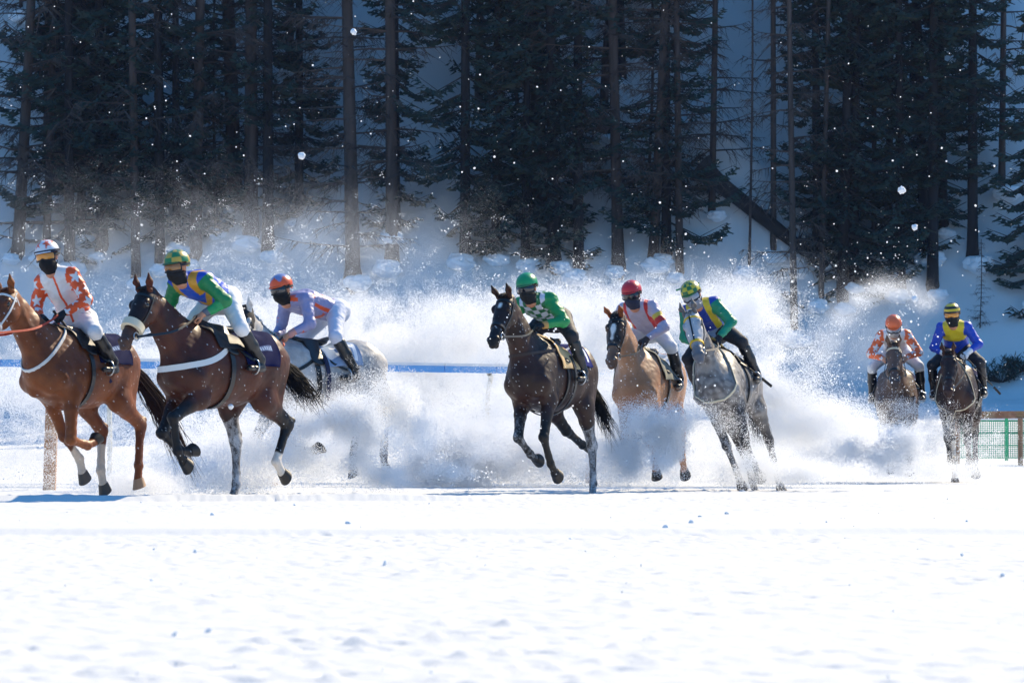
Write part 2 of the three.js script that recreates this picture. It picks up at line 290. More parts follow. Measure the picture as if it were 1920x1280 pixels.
function tree(kind, px, py, label, group, scale = 1, turn = 0, lean = 0) {
  const k = kinds[kind], isL = !k.boughs, p = onHill(px, py), t = thing(isL ? 'larch_tree' : 'spruce_tree', label, isL ? 'larch' : 'spruce', group);
  t.position.set(p.x, land(p.x, p.z) - 0.05, p.z); t.rotation.set(0, turn, lean); t.scale.setScalar(scale);
  part(t, 'trunk', k.trunk, barkM);
  if (k.boughs) part(t, 'boughs', k.boughs, barkM);
  part(t, 'crown', k.crown, isL ? barkM : needleMat); if (scale > 0.5) drift(t); return t;
}
// the trees that can be told apart in the photograph: kind, foot of the trunk in the photograph, label
const named = [
  ['larchBig', 662, 520, 'tall bare larch with thick reddish trunk just left of the centre gap', 1.05, 0.4, 0.02],
  ['larchThick', 1160, 500, 'bare larch with pale straight trunk right of the two dense dark spruces', 1.0, 1.9, -0.02],
  ['larchSlim', 1490, 615, 'very tall slender larch trunk rising in front of the right-hand forest', 1.0, 0.7, 0.012],
  ['larchSlim', 255, 515, 'slim larch with grey trunk behind the riders in orange and in green', 1.25, 2.2, 0],
  ['larchThick', 30, 470, 'dark larch trunk at the left edge of the forest', 1.0, 4.2, 0.03],
  ['larchYoung', 82, 470, 'thin red-barked larch beside the dark trunk at the left edge', 1.9, 3.1, 0],
  ['spruceBare', 502, 465, 'spruce with thick dark bare lower trunk behind the orange-capped rider on grey', 1.1, 1.0, 0],
  ['spruceWide', 872, 478, 'broad dense dark spruce left of centre with boughs to the ground', 1.1, 0.2, 0],
  ['spruceTall', 930, 468, 'dense spruce filling the gap between the two darkest spruces', 0.95, 3.2, 0],
  ['spruceTall', 1040, 492, 'dense dark spruce above the green-capped rider, boughs like steps', 1.15, 1.3, 0],
  ['spruceThin', 742, 430, 'brownish ragged spruce right of the tall reddish larch', 1.0, 2.6, 0],
  ['spruceYoung', 405, 420, 'small young spruce in the hazy left part of the forest', 1.0, 0.9, 0],
  ['larchSlim', 1335, 400, 'slim larch above the fallen log', 0.95, 5.1, 0],
  ['pole', 1405, 500, 'thin straight dead pole beside the fallen log', 0.55, 1.1, 0],
  ['pole', 1450, 470, 'dark slim trunk between the fallen log and the tallest slender larch', 1.2, 2.0, -0.03],
  ['spruceBare', 1825, 480, 'dark spruce with flared bare foot of the trunk on open snow at right', 1.05, 3.9, 0],
  ['spruceLoose', 1690, 540, 'loose spruce with ragged hanging boughs above the orange-capped rider at right', 1.0, 0.6, 0],
  ['spruceTall', 1600, 520, 'dense spruce in the dark clump left of the ragged right-hand spruce', 1.0, 4.6, 0],
  ['spruceYoung', 1935, 560, 'low spruce with wide boughs at the right edge', 1.15, 2.3, 0],
  ['spruceWide', 1250, 470, 'brown-green broad spruce behind the red-capped rider', 1.0, 5.5, 0],
  ['larchYoung', 1838, 615, 'bare young sapling on the open snow above the yellow-capped rider', 0.28, 1.0, 0],
  ['larchThick', 1130, 250, 'leaning dark trunk high on the slope by the sunlit snow patch', 0.8, 2.0, 0.16],
];
for (const [k, px, py, label, s, turn, lean] of named) tree(k, px, py, label, null, s, turn, lean);
// the rest of the wood, named by its place beside the trees that stand out
{
  const r = rng(77), list = ['spruceWide', 'spruceTall', 'spruceThin', 'spruceBare', 'spruceLoose', 'larchBig', 'larchThick', 'larchSlim', 'pole', 'spruceYoung', 'larchYoung'];
  const marks = [[30, 'the dark larch at the left edge'], [255, 'the slim grey larch'], [502, 'the bare-trunked spruce'], [662, 'the thick reddish larch'], [872, 'the broad dense spruce'], [1160, 'the pale straight larch'], [1490, 'the tallest slender larch'], [1825, 'the flare-footed spruce']];
  const crowd = [];
  for (const [px, py] of [[150, 430], [190, 460], [330, 450], [440, 380], [560, 400], [1210, 400], [1535, 480], [1640, 470], [1770, 420], [1880, 350], [300, 330], [110, 350], [1010, 400], [1750, 540], [130, 490], [300, 490], [365, 480], [470, 440], [735, 490], [985, 480], [1085, 500], [1225, 480], [1275, 510], [1540, 560], [1580, 560], [1665, 490], [1735, 470]]) { const k = list[Math.floor(r() * list.length)], p = onHill(px, py); crowd.push([k, p.x, -p.z, px, 0.85 + r() * 0.35, r() * 6.28, (r() - 0.5) * 0.10]); }
  for (let i = 0; i < 30; i++) { // farther up the slope
    const d = 101 + 8 * r(), x = (r() - 0.5) * 1920 / FOCAL * d, k = list[Math.floor(r() * 11)], px = 960 + x / d * FOCAL, s = 0.8 + r() * 0.4, a = r() * 6.28;
    if ((px > 780 && px < 850) || (px > 1080 && px < 1120) || (px > 1790 && px < 1920) || (px > 570 && px < 630) || (px > 1310 && px < 1430)) continue;
    crowd.push([k, x, d, px, s, a, Math.sin(i * 2.3) * 0.05]);
  }
  const ord = ['first', 'second', 'third', 'fourth', 'fifth', 'sixth', 'seventh', 'eighth', 'ninth', 'tenth', 'eleventh', 'twelfth'], count = {};
  crowd.map((c) => { const m = marks.reduce((q, e) => (Math.abs(e[0] - c[3]) < Math.abs(q[0] - c[3]) ? e : q)); return [c, m, Math.abs(m[0] - c[3])]; }).sort((p, q) => p[2] - q[2]).forEach(([[k, x, d, px, s, turn, lean], m]) => {
    const q = kinds[k], sp = !!q.boughs, key = (sp ? 's' : 'l') + m[1] + (px < m[0]), n = count[key] = (count[key] || 0) + 1;
    const t = thing(sp ? 'spruce_tree' : 'larch_tree', `crowded ${sp ? 'dark spruce' : 'bare larch'}, ${ord[n - 1]} one ${px < m[0] ? 'left' : 'right'} of ${m[1]}`, sp ? 'spruce' : 'larch', 'trees crowded in the shaded forest');
    t.position.set(x, land(x, -d) - 0.08, -d); t.rotation.set(0, turn, lean); t.scale.setScalar(s);
    part(t, 'trunk', q.trunk, barkM); if (q.boughs) part(t, 'boughs', q.boughs, barkM); part(t, 'crown', q.crown, sp ? needleMat : barkM); drift(t);
  });
}
{ // fallen trunk with stubs
  const a = onHill(1345, 378), b = onHill(1585, 548), t = thing('fallen_log', 'dark fallen log lying diagonally on the snow slope', 'log'), A = a.clone().add(V(0, 0.45, 0.4)), B = b.clone().add(V(0, 0.25, 0.2));
  const d = B.clone().sub(A), g = trunkGeo(d.length(), 0.20, 0.13, 0.25, 91, [0.045, 0.036, 0.032]); g.applyQuaternion(new THREE.Quaternion().setFromUnitVectors(V(0, 1, 0), d.clone().normalize())); g.translate(A.x, A.y, A.z); part(t, 'trunk', g, barkM);
  const r = rng(4), W = new Tris(); for (let i = 0; i < 26; i++) { const o = A.clone().addScaledVector(d, r()); W.stick(o, o.clone().add(V((r() - 0.5) * 0.9, 0.2 + r() * 0.7, 0.2 + r() * 0.5)), 0.02, 0.004, [0.05, 0.04, 0.035]); } const db = part(t, 'dead_branches', W.geo(), barkM); db.userData.kind = 'stuff';
}
{ // stubby dwarf shrubs by the foot of the slope
  for (const [px, py, s, label] of [[1878, 722, 0.8, 'dark low shrub sprinkled with snow right of the rider in blue'], [1915, 705, 0.5, 'small dark shrub at the right edge above the netting fence'], [1295, 385, 0.7, 'dark bush below the sunlit snow patch']]) {
    const p = onHill(px, py, 58), t = thing('dwarf_shrub', label, 'shrub'), r = rng(Math.floor(px)), T = new Tris(), W = new Tris();
    for (let i = 0; i < 34; i++) { const an = r() * 6.28, L = (0.4 + r() * 0.9) * s, e = V(Math.cos(an) * L, 0.1 + r() * 0.55 * s, Math.sin(an) * L * 0.6); W.stick(V(0, 0, 0), e, 0.012, 0.004, [0.05, 0.04, 0.035]); for (let k = 0; k < 26; k++) { const o = e.clone().multiplyScalar(0.35 + 0.65 * r()), q = V(r() - 0.5, r() - 0.35, r() - 0.5).multiplyScalar(0.26); T.tri(o, o.clone().add(q), o.clone().add(V(q.z, q.x * 0.3, -q.x).multiplyScalar(0.3)).addScaledVector(q, 0.5), needleCols[k & 3]); } }
    part(t, 'foliage', T.geo(), needleMat); part(t, 'twigs', W.geo(), barkM); t.position.set(p.x, land(p.x, p.z), p.z);
  }
}
// ---------------------------------------------------------------- racecourse rail and far fence
const woodTex = (() => { const c = document.createElement('canvas'); c.width = 64; c.height = 256; const q = c.getContext('2d'); q.fillStyle = '#dcb48c'; q.fillRect(0, 0, 64, 256); const r = rng(8); for (let i = 0; i < 240; i++) { q.strokeStyle = `rgba(${110 + r() * 50},${70 + r() * 40},${45 + r() * 30},${0.10 + r() * 0.25})`; q.lineWidth = 0.5 + r() * 1.5; const x = r() * 64; q.beginPath(); q.moveTo(x, 0); q.bezierCurveTo(x + r() * 6 - 3, 90, x + r() * 6 - 3, 170, x + r() * 4 - 2, 256); q.stroke(); } for (let i = 0; i < 5; i++) { q.fillStyle = 'rgba(90,55,35,0.5)'; q.beginPath(); q.ellipse(r() * 64, r() * 256, 3, 6, 0, 0, 7); q.fill(); } const t = new THREE.CanvasTexture(c); t.colorSpace = THREE.SRGBColorSpace; t.wrapS = t.wrapT = THREE.RepeatWrapping; return t; })();
const woodMat = phys({ map: woodTex, roughness: 0.8 }), railBlue = phys({ color: '#62a5e2', roughness: 0.45 }), railWhite = phys({ color: '#e8e9ea', roughness: 0.4 });
const beam = (a, b, w, h) => { const d = b.clone().sub(a), L = d.length(), g = new THREE.BoxGeometry(w, h, L, 1, 1, 1); g.lookAt(d); const m = a.clone().add(b).multiplyScalar(0.5); g.translate(m.x, m.y, m.z); return g; };
{
  const t = thing('running_rail', 'blue running rail with white top edge behind the three left horses', 'rail');
  const line = [[-420, 47.6], [0, 49.6], [360, 51.3], [720, 53.0], [930, 54.2], [1080, 55.6], [1240, 58]].map(([px, d]) => V((px - 960) / FOCAL * d, 1.50, -d));
  const crv = new THREE.CatmullRomCurve3(line), n = 12;
  for (let i = 0; i < n; i++) { const a = crv.getPoint(i / n), b = crv.getPoint((i + 1) / n - 0.0012); part(t, 'rail_board', beam(a.clone().add(V(0, -0.048, 0)), b.clone().add(V(0, -0.048, 0)), 0.035, 0.085), railBlue); part(t, 'rail_cap', beam(a.clone().add(V(0, 0.012, 0)), b.clone().add(V(0, 0.012, 0)), 0.06, 0.03), railWhite); }
  for (const u of [0.06, 0.40, 0.86]) { const p = crv.getPoint(u), g = new THREE.BoxGeometry(0.13, 1.42, 0.09, 1, 6, 1); g.translate(p.x, 0.70, p.z - 0.07); part(t, 'post', g, woodMat); }
  // bent arm that carries the rail where posts stand back from it
  for (const u of [0.26, 0.655]) { const p = crv.getPoint(u); part(t, 'rail_arm', tube([V(p.x, 1.40, p.z), V(p.x + 0.02, 1.36, p.z - 0.12), V(p.x - 0.02, 1.1, p.z - 0.26), V(p.x - 0.02, 0.55, p.z - 0.30), V(p.x - 0.02, -0.05, p.z - 0.30)], 0.03, 30, 8), phys({ color: '#e3dccb', roughness: 0.5 })); }
}
{ // timber post beside the first horse
  const p = at(95, 915, 47.3), t = thing('timber_post', 'square pale timber post standing in the snow behind the chestnut horse', 'post');
  const g = new THREE.BoxGeometry(0.135, 1.2, 0.11, 2, 8, 2), q = g.attributes.position; for (let i = 0; i < q.count; i++) q.setX(i, q.getX(i) + q.getY(i) * 0.03); part(t, 'shaft', g, woodMat); t.position.set(p.x, 0.55, p.z);
  const c = new THREE.BoxGeometry(0.15, 0.02, 0.125); c.translate(0.02, 0.612, 0); part(t, 'cap', c, woodMat);
}
{ // low fence with green netting at the right edge
  const t = thing('net_fence', 'low wooden fence with green netting at the right edge', 'fence'), d = 70, gy = slope(8.2, d), a = at(1800, 778, d), b = at(2080, 776, d), top = a.y;
  part(t, 'top_rail', beam(a, b, 0.05, 0.12), woodMat);
  for (const px of [1795, 1913, 2050]) { const p = at(px, 800, d), g = new THREE.BoxGeometry(0.075, top - gy + 0.25, 0.06); g.translate(p.x, (top + gy) / 2 - 0.18, p.z + 0.06); part(t, 'post', g, woodMat); }
  const netMat = std('#38ab8a', 0.7), N = new Tris(), col = [1, 1, 1], y0 = gy + 0.12, y1 = top - 0.09; for (let x = a.x; x < b.x; x += 0.035) N.stick(V(x, y0, -d - 0.03), V(x, y1, -d - 0.03), 0.006, 0.006, col); for (let y = y0; y <= y1; y += 0.035) N.stick(V(a.x, y, -d - 0.03), V(b.x, y, -d - 0.03), 0.006, 0.006, col);
  for (let k = 0; k < 4; k++) { const y = lerp(y0, y1, k / 3); N.stick(V(a.x, y, -d - 0.025), V(b.x, y, -d - 0.025), 0.012, 0.012, col); }
  part(t, 'netting', N.geo(), netMat); const st = at(1888, 800, d), g = new THREE.BoxGeometry(0.05, y1 - y0 + 0.1, 0.02); g.translate(st.x, (y0 + y1) / 2, st.z - 0.01); part(t, 'net_stake', g, std('#45c983', 0.6));
}
// ---------------------------------------------------------------- horses (local axes: +x forward, +y up, +z the horse's right)
const eyeMat = phys({ color: 0x0b0705, roughness: 0.08, clearcoat: 1 });
const hoofMats = { dark: std(0x1c1815, 0.55), pale: std(0xa58468, 0.6), grey: std(0x4a443e, 0.6) };
const leather = { black: phys({ color: 0x0d0d10, roughness: 0.45, clearcoat: 0.2 }), white: std(0xd9d8d4, 0.6), brown: std(0x2c1a11, 0.5), yellow: std(0xd9b21c, 0.6), navy: std(0x10183e, 0.7), cream: std(0xd8cbb0, 0.95), red: std(0xc8401a, 0.6) };
const steel = std(0xb9bcc0, 0.3, { metalness: 0.9 });
function coatMaterial(rough = 0.46) { return phys({ vertexColors: true, roughness: rough, sheen: 0.12, sheenRoughness: 0.5, sheenColor: new THREE.Color(0.5, 0.42, 0.36), specularIntensity: 0.6 }); }
const sag = (v, ang, len) => V(v.x + Math.sin(ang) * len, v.y - Math.cos(ang) * len, v.z);   // step of length len, at ang forward of straight down

function buildHorse(g, P) {
  const body = new Field(), trunk = new Field(), info = {};
  const U = V(0, 1, 0), rand = rng(P.seed || 7);
  // ---- trunk
  const st = [[0.66, 1.32, 1.00, 0.15], [0.52, 1.46, 0.90, 0.23], [0.34, 1.585, 0.855, 0.262], [0.12, 1.535, 0.85, 0.29], [-0.14, 1.50, 0.875, 0.305], [-0.36, 1.525, 0.955, 0.295], [-0.56, 1.55, 1.06, 0.265], [-0.72, 1.48, 1.12, 0.20]]
    .map(([x, t, b, w]) => [V(x, (t + b) / 2, 0), w, (t - b) / 2]);
  for (const F of [body, trunk]) {
    for (let i = 0; i + 1 < st.length; i++) F.bar(st[i][0], st[i + 1][0], st[i][1], st[i][2], st[i + 1][1], st[i + 1][2], 0.05, U);
    F.cap(V(0.44, 1.53, 0), V(0.10, 1.51, 0), 0.055, 0.05, 0.10);
    F.cap(V(-0.30, 1.49, 0), V(-0.62, 1.51, 0), 0.06, 0.06, 0.10);
    for (const s of [-1, 1]) {
      F.bar(V(0.33, 1.40, s * 0.145), V(0.59, 1.10, s * 0.165), 0.095, 0.15, 0.095, 0.115, 0.035, V(1, 0.6, 0));        // shoulder
      F.ell(V(-0.52, 1.28, s * 0.14), 0.27, 0.27, 0.145, V(1, 0, 0), U, 0.07);                                        // haunch
      F.ell(V(0.645, 1.07, s * 0.085), 0.085, 0.13, 0.085, V(1, 0, 0), V(0.2, 1, 0), 0.04);                           // breast
      F.ell(V(-0.27, 1.475, s * 0.15), 0.08, 0.05, 0.06, V(1, 0, 0), U, 0.07);                                        // point of hip
    }
  }
  // ---- neck and head
  const np = R(P.neck ?? 38), ny = R(P.neckYaw || 0), nl = 0.78;
  const N0 = V(0.40, 1.27, 0), dir = (pitch, yaw) => V(Math.cos(pitch) * Math.cos(yaw), Math.sin(pitch), -Math.cos(pitch) * Math.sin(yaw));   // yaw > 0 turns to the horse's left
  const n1 = N0.clone().addScaledVector(dir(np * 0.9, ny * 0.25), nl * 0.30), n2 = n1.clone().addScaledVector(dir(np, ny * 0.6), nl * 0.30), n3 = n2.clone().addScaledVector(dir(np * 1.08, ny), nl * 0.25), n4 = n3.clone().addScaledVector(dir(np * 0.95, ny), nl * 0.17);
  body.chain([[N0, 0.175, 0.295], [n1, 0.135, 0.240], [n2, 0.105, 0.186], [n3, 0.088, 0.148], [n4, 0.080, 0.124]], 0.10, U);
  for (const s of [-1, 1]) { const q = V(0, 0, s * 0.045); body.cap(N0.clone().add(V(0.17, -0.18, s * 0.05)), n3.clone().add(q).add(V(0.02, -0.07, 0)), 0.055, 0.04, 0.06); }
  const hp = R(P.head ?? 48), hy = R((P.neckYaw || 0) + (P.headYaw || 0)), hr = R(P.headRoll || 0);
  const f = dir(-hp, hy), sd = V(Math.sin(hy), 0, Math.cos(hy)), nn = sd.clone().cross(f).normalize();
  if (hr) { const q = new THREE.Quaternion().setFromAxisAngle(f, hr); sd.applyQuaternion(q); nn.applyQuaternion(q); }
  const HS = 1.06, poll = n4.clone().addScaledVector(f, -0.05).addScaledVector(nn, 0.115);
  const HP = (t, n, s) => poll.clone().addScaledVector(f, t * HS).addScaledVector(nn, n * HS).addScaledVector(sd, s * HS);
  const hs = [[0, 0, -0.165, 0.068], [0.09, 0.014, -0.22, 0.086], [0.18, 0.012, -0.238, 0.092], [0.27, 0.002, -0.21, 0.080], [0.37, -0.008, -0.16, 0.060], [0.47, -0.014, -0.132, 0.051], [0.55, -0.022, -0.128, 0.054], [0.60, -0.05, -0.115, 0.043]];
  const head = new Field();
  for (const F of [body, head]) {
    for (let i = 0; i + 1 < hs.length; i++) { const a = hs[i], b = hs[i + 1]; F.bar(HP(a[0], (a[1] + a[2]) / 2, 0), HP(b[0], (b[1] + b[2]) / 2, 0), a[3] * HS, (a[1] - a[2]) / 2 * HS, b[3] * HS, (b[1] - b[2]) / 2 * HS, i ? 0.02 : 0.05, nn); }
    for (const s of [-1, 1]) {
      F.ell(HP(0.17, -0.155, s * 0.055), 0.105, 0.085, 0.04, f, nn, 0.02);            // cheek
      F.ell(HP(0.155, -0.03, s * 0.078), 0.05, 0.028, 0.028, f, nn, 0.015);           // brow
      F.ell(HP(0.555, -0.055, s * 0.048), 0.035, 0.028, 0.022, f, nn, 0.015);         // nostril rim
      F.cap(HP(0.22, -0.075, s * 0.078), HP(0.36, -0.07, s * 0.056), 0.012, 0.008, 0.03);   // cheek ridge
    }
    F.ell(HP(0.565, -0.135, 0), 0.03, 0.022, 0.03, f, nn, 0.02);                        // chin
  }
  for (const s of [-1, 1]) { body.ell(HP(0.572, -0.052, s * 0.066), 0.022, 0.014, 0.018, f, nn, 0.01, true); body.ell(HP(0.172, -0.045, s * 0.099), 0.026, 0.018, 0.02, f, nn, 0.012, true); }
  // ---- legs
  const zones = [], hooves = [], J = {};
  const lane = (v, z) => V(v.x, v.y, z);
  const fore = (key, s, [a1, a2, a3], splay = 0) => {
    a1 = R(a1); a2 = R(a2); a3 = R(a3);
    const S = V(0.565 + 0.05 * Math.sin(a1), 1.12 + 0.03 * Math.abs(Math.sin(a1)), s * 0.135), E = lane(sag(S, R(-52) + a1 * 0.55, 0.265), s * 0.15);
    const K = lane(sag(E, a1, 0.43), s * (0.125 + splay * 0.5)), Ft = lane(sag(K, a2, 0.30), s * (0.115 + splay)), C = lane(sag(Ft, a3, 0.125), s * (0.113 + splay * 1.1));
    const mid = (a, b, t) => a.clone().lerp(b, t), fw = (an) => V(Math.cos(an), Math.sin(an), 0);
    body.bar(S, E, 0.075, 0.12, 0.075, 0.10, 0.06, fw(a1)); 
    body.ell(E.clone().add(V(-0.03, 0.05, 0)), 0.11, 0.10, 0.06, V(1, -0.6, 0), U, 0.05);
    body.chain([[E, 0.07, 0.10], [mid(E, K, 0.35).add(fw(a1).multiplyScalar(0.012)), 0.06, 0.078], [mid(E, K, 0.82), 0.046, 0.056], [K, 0.050, 0.055]], 0.05, fw(a1));
    body.ell(K.clone().addScaledVector(fw((a1 + a2) / 2), 0.012), 0.05, 0.045, 0.043, sag(V(0, 0, 0), (a1 + a2) / 2, 1), fw((a1 + a2) / 2), 0.02);
    body.chain([[K, 0.048, 0.052], [mid(K, Ft, 0.25), 0.034, 0.042], [mid(K, Ft, 0.75), 0.031, 0.040], [Ft, 0.038, 0.045]], 0.02, fw(a2));
    body.ell(Ft.clone().addScaledVector(fw(a2), -0.014), 0.032, 0.03, 0.03, sag(V(0, 0, 0), a3, 1), fw(a3), 0.02);
    body.chain([[Ft, 0.037, 0.042], [mid(Ft, C, 0.55), 0.031, 0.034], [C, 0.041, 0.046]], 0.02, fw(a3));
    hooves.push([key, C, a3]); J[key] = { S, E, K, Ft, C };
  };
  const hind = (key, s, [a0, a1, a2, a3], splay = 0) => {
    a0 = R(a0); a1 = R(a1); a2 = R(a2); a3 = R(a3);
    const H = V(-0.50, 1.27, s * 0.13), S = lane(sag(H, a0, 0.36), s * 0.17), K = lane(sag(S, a1, 0.45), s * (0.145 + splay * 0.4)), Ft = lane(sag(K, a2, 0.40), s * (0.13 + splay)), C = lane(sag(Ft, a3, 0.125), s * (0.128 + splay * 1.1));
    const mid = (a, b, t) => a.clone().lerp(b, t), fw = (an) => V(Math.cos(an), Math.sin(an), 0);
    body.bar(H, S, 0.13, 0.235, 0.10, 0.135, 0.07, fw(a0));
    body.bar(V(-0.72, 1.30, s * 0.12), mid(S, K, 0.45).addScaledVector(fw(a1), -0.035), 0.10, 0.13, 0.055, 0.07, 0.08, fw((a0 + a1) / 2));   // hamstrings
    body.ell(S.clone().addScaledVector(fw(a0), 0.03), 0.10, 0.08, 0.07, sag(V(0, 0, 0), a0, 1), fw(a0), 0.05);
    body.chain([[S, 0.085, 0.12], [mid(S, K, 0.35), 0.075, 0.10], [mid(S, K, 0.78), 0.050, 0.068], [K, 0.050, 0.068]], 0.06, fw(a1));
    const heel = K.clone().addScaledVector(sag(V(0, 0, 0), a2, 1), -0.075).addScaledVector(fw(a2), -0.055);
    body.cap(heel, K.clone().addScaledVector(fw(a2), -0.02), 0.024, 0.03, 0.03); body.cap(heel, mid(S, K, 0.5).addScaledVector(fw(a1), -0.06), 0.014, 0.02, 0.04);
    body.chain([[K, 0.048, 0.066], [mid(K, Ft, 0.22), 0.038, 0.050], [mid(K, Ft, 0.75), 0.033, 0.043], [Ft, 0.040, 0.047]], 0.03, fw(a2));
    body.ell(Ft.clone().addScaledVector(fw(a2), -0.014), 0.032, 0.03, 0.03, sag(V(0, 0, 0), a3, 1), fw(a3), 0.02);
    body.chain([[Ft, 0.038, 0.043], [mid(Ft, C, 0.55), 0.032, 0.035], [C, 0.041, 0.046]], 0.02, fw(a3));
    hooves.push([key, C, a3]); J[key] = { H, S, E: S, K, Ft, C };
  };
  fore('LF', -1, P.LF, P.splayLF || 0); fore('RF', 1, P.RF, P.splayRF || 0); hind('LH', -1, P.LH, P.splayLH || 0); hind('RH', 1, P.RH, P.splayRH || 0);
  // ---- coat: base colour with dark points, socks and dapples
  const c0 = lin(P.coat), c1 = lin(P.coat2 || P.coat), pt = lin(P.points || P.coat), muz = lin(P.muzzle || P.points || P.coat), sock = lin(P.sock || '#cfc6bb');
  const snowed = [], zone = (a, b, r, soft, c, m = 1) => zones.push([a, b, r, soft, c, m]);
  for (const k of ['LF', 'RF', 'LH', 'RH']) {
    const j = J[k], top = P.pointsTop ?? 0.6;
    if (P.points) { zone(j.E.clone().lerp(j.K, top), j.K, 0.10, 0.06, pt); zone(j.K, j.Ft, 0.12, 0.04, pt); zone(j.Ft, j.C, 0.10, 0.03, pt); }
    if (P.socks && P.socks[k]) { zone(j.K.clone().lerp(j.Ft, 1 - P.socks[k]), j.Ft, 0.075, 0.012, sock); zone(j.Ft, j.C, 0.09, 0.02, sock); }
    if (P.frost && P.frost[k]) { snowed.push([j.E.clone().lerp(j.K, 0.6), j.K, P.frost[k]], [j.K, j.Ft, P.frost[k]], [j.Ft, j.C, P.frost[k]]); }
  }
  zone(HP(0.50, -0.08, 0), HP(0.60, -0.08, 0), 0.10, 0.06, muz);
  if (P.faceDark) zone(HP(0.05, -0.02, 0), HP(0.30, -0.06, 0), 0.12, 0.07, lin(P.faceDark));
  if (P.star) zone(HP(0.15, 0.015, 0), HP(0.15 + (P.starLen || 0.02), 0.01, 0), 0.022, 0.012, lin('#e8e4de'));
  if (P.blaze) zone(HP(0.10, 0.01, 0), HP(0.55, -0.02, 0), 0.024, 0.012, lin('#e3ddd5'));
  const segd = (x, y, z, a, b) => { const ex = b.x - a.x, ey = b.y - a.y, ez = b.z - a.z, L = ex * ex + ey * ey + ez * ez || 1e-9, t = clamp(((x - a.x) * ex + (y - a.y) * ey + (z - a.z) * ez) / L, 0, 1); return Math.hypot(x - a.x - ex * t, y - a.y - ey * t, z - a.z - ez * t); };
  const sd0 = (P.seed || 1) * 3.7;
  const paint = (x, y, z) => {
    let m = 0.5 + 0.9 * noise(x * 3 + sd0, y * 3, z * 3) + 0.35 * noise(x * 11, y * 11 + sd0, z * 11);
    if (P.dapple) { const q = noise(x * 17 + sd0, y * 17, z * 17); m += P.dapple * (q > 0.1 ? 0.55 : q * 1.4); }
    let c = mixc(c0, c1, clamp(m, 0, 1));
    const hair = 1 + 0.13 * noise(x * 60, y * 60, z * 60) + 0.10 * noise(x * 130, y * 45, z * 130);
    for (const [a, b, r, soft, col, k] of zones) { const d = segd(x, y, z, a, b) + 0.02 * noise(x * 14, y * 14, z * 14); if (d < r + soft) c = mixc(c, col, k * (1 - sstep(d, r - soft, r + soft))); }
    for (const [a, b, k] of snowed) { const d = segd(x, y, z, a, b); if (d < 0.09) { const q = 0.5 * noise(x * 25 + 4, y * 12, z * 25) + 0.4 * noise(x * 120, y * 90 + 2, z * 120) + 0.3 * noise(x * 210, y * 190 + 2, z * 210); c = mixc(c, [0.55, 0.56, 0.59], 0.55 * sstep(q, 0.1 - k, 0.8 - k)); } }
    if (P.snowDust) { const q = noise(x * 55 + 9, y * 55, z * 55) * 0.6 + noise(x * 110, y * 110 + 5, z * 110) * 0.6; const s = sstep(q, 0.52 - P.snowDust * 0.35, 0.66 - P.snowDust * 0.35); c = mixc(c, [0.75, 0.77, 0.8], s * 0.85); }
    return [c[0] * hair, c[1] * hair, c[2] * hair];
  };
  body.disp = (x, y, z) => 0.004 * noise(x * 9, y * 9, z * 9) + 0.0025 * noise(x * 24 + 3, y * 24, z * 24);
  part(g, 'body', body.mesh(P.cell || 0.0115, paint), P.coatMat || coatMaterial());
  // ---- hooves, eyes, ears
  for (const [key, C, a] of hooves) {
    const h = new THREE.CylinderGeometry(0.046, 0.066, 0.088, 14, 3); h.translate(0, -0.04, 0); const q = h.attributes.position;
    for (let i = 0; i < q.count; i++) { const y = q.getY(i); q.setX(i, q.getX(i) * 1.12 + (y < -0.02 ? 0.030 * (-y / 0.08) : 0)); if (q.getX(i) < -0.02 && y > -0.02) q.setY(i, y - 0.012); }
    h.computeVertexNormals(); h.rotateZ(a - R(32)); h.translate(C.x, C.y, C.z);
    part(g, 'hoof', h, hoofMats[(P.hoof && P.hoof[key]) || 'dark']);
  }
  for (const s of [-1, 1]) { const e = new THREE.SphereGeometry(0.0235, 14, 10); const c = HP(0.172, -0.045, s * 0.082); e.translate(c.x, c.y, c.z); part(g, 'eye', e, eyeMat); }
  const earMat = coatMaterial(0.7);
  for (const s of [-1, 1]) {
    const E = new Field(), back = (P.earBack ?? 0.35), b = HP(0.015, -0.01, s * 0.052), tip = b.clone().addScaledVector(nn.clone().multiplyScalar(0.14).addScaledVector(f, -0.03 - 0.10 * back).addScaledVector(sd, s * 0.03).normalize(), 0.15), m = b.clone().lerp(tip, 0.45).addScaledVector(sd, s * 0.012);
    E.bar(b.clone().addScaledVector(nn, -0.03), m, 0.030, 0.026, 0.036, 0.028, 0.02, sd); E.bar(m, tip, 0.036, 0.028, 0.006, 0.006, 0.02, sd);
    E.ell(m.clone().addScaledVector(f, 0.026).addScaledVector(sd, s * 0.012), 0.02, 0.065, 0.022, f, nn, 0.01, true);
    const ec = lin(P.earColor || P.coat2 || P.coat), tipc = lin(P.points || P.coat);
    part(g, 'ear', E.mesh(0.006, (x, y, z) => { const k = clamp(V(x, y, z).sub(b).dot(nn) / 0.14, 0, 1); return mixc(ec, P.earColor ? ec : tipc, sstep(k, 0.55, 1)); }), earMat);
  }
  // ---- mane and forelock: flat locks along the crest
  const maneMat = phys({ color: P.mane || '#120d0b', roughness: 0.6, sheen: 0.3, sheenColor: new THREE.Color(0.3, 0.25, 0.2) });
  const crest = new THREE.CatmullRomCurve3([V(0.42, 1.57, 0), n1.clone().add(V(-0.11, 0.225, 0)), n2.clone().add(V(-0.09, 0.175, 0)), n3.clone().add(V(-0.07, 0.14, 0)), HP(-0.01, 0.0, 0)]);
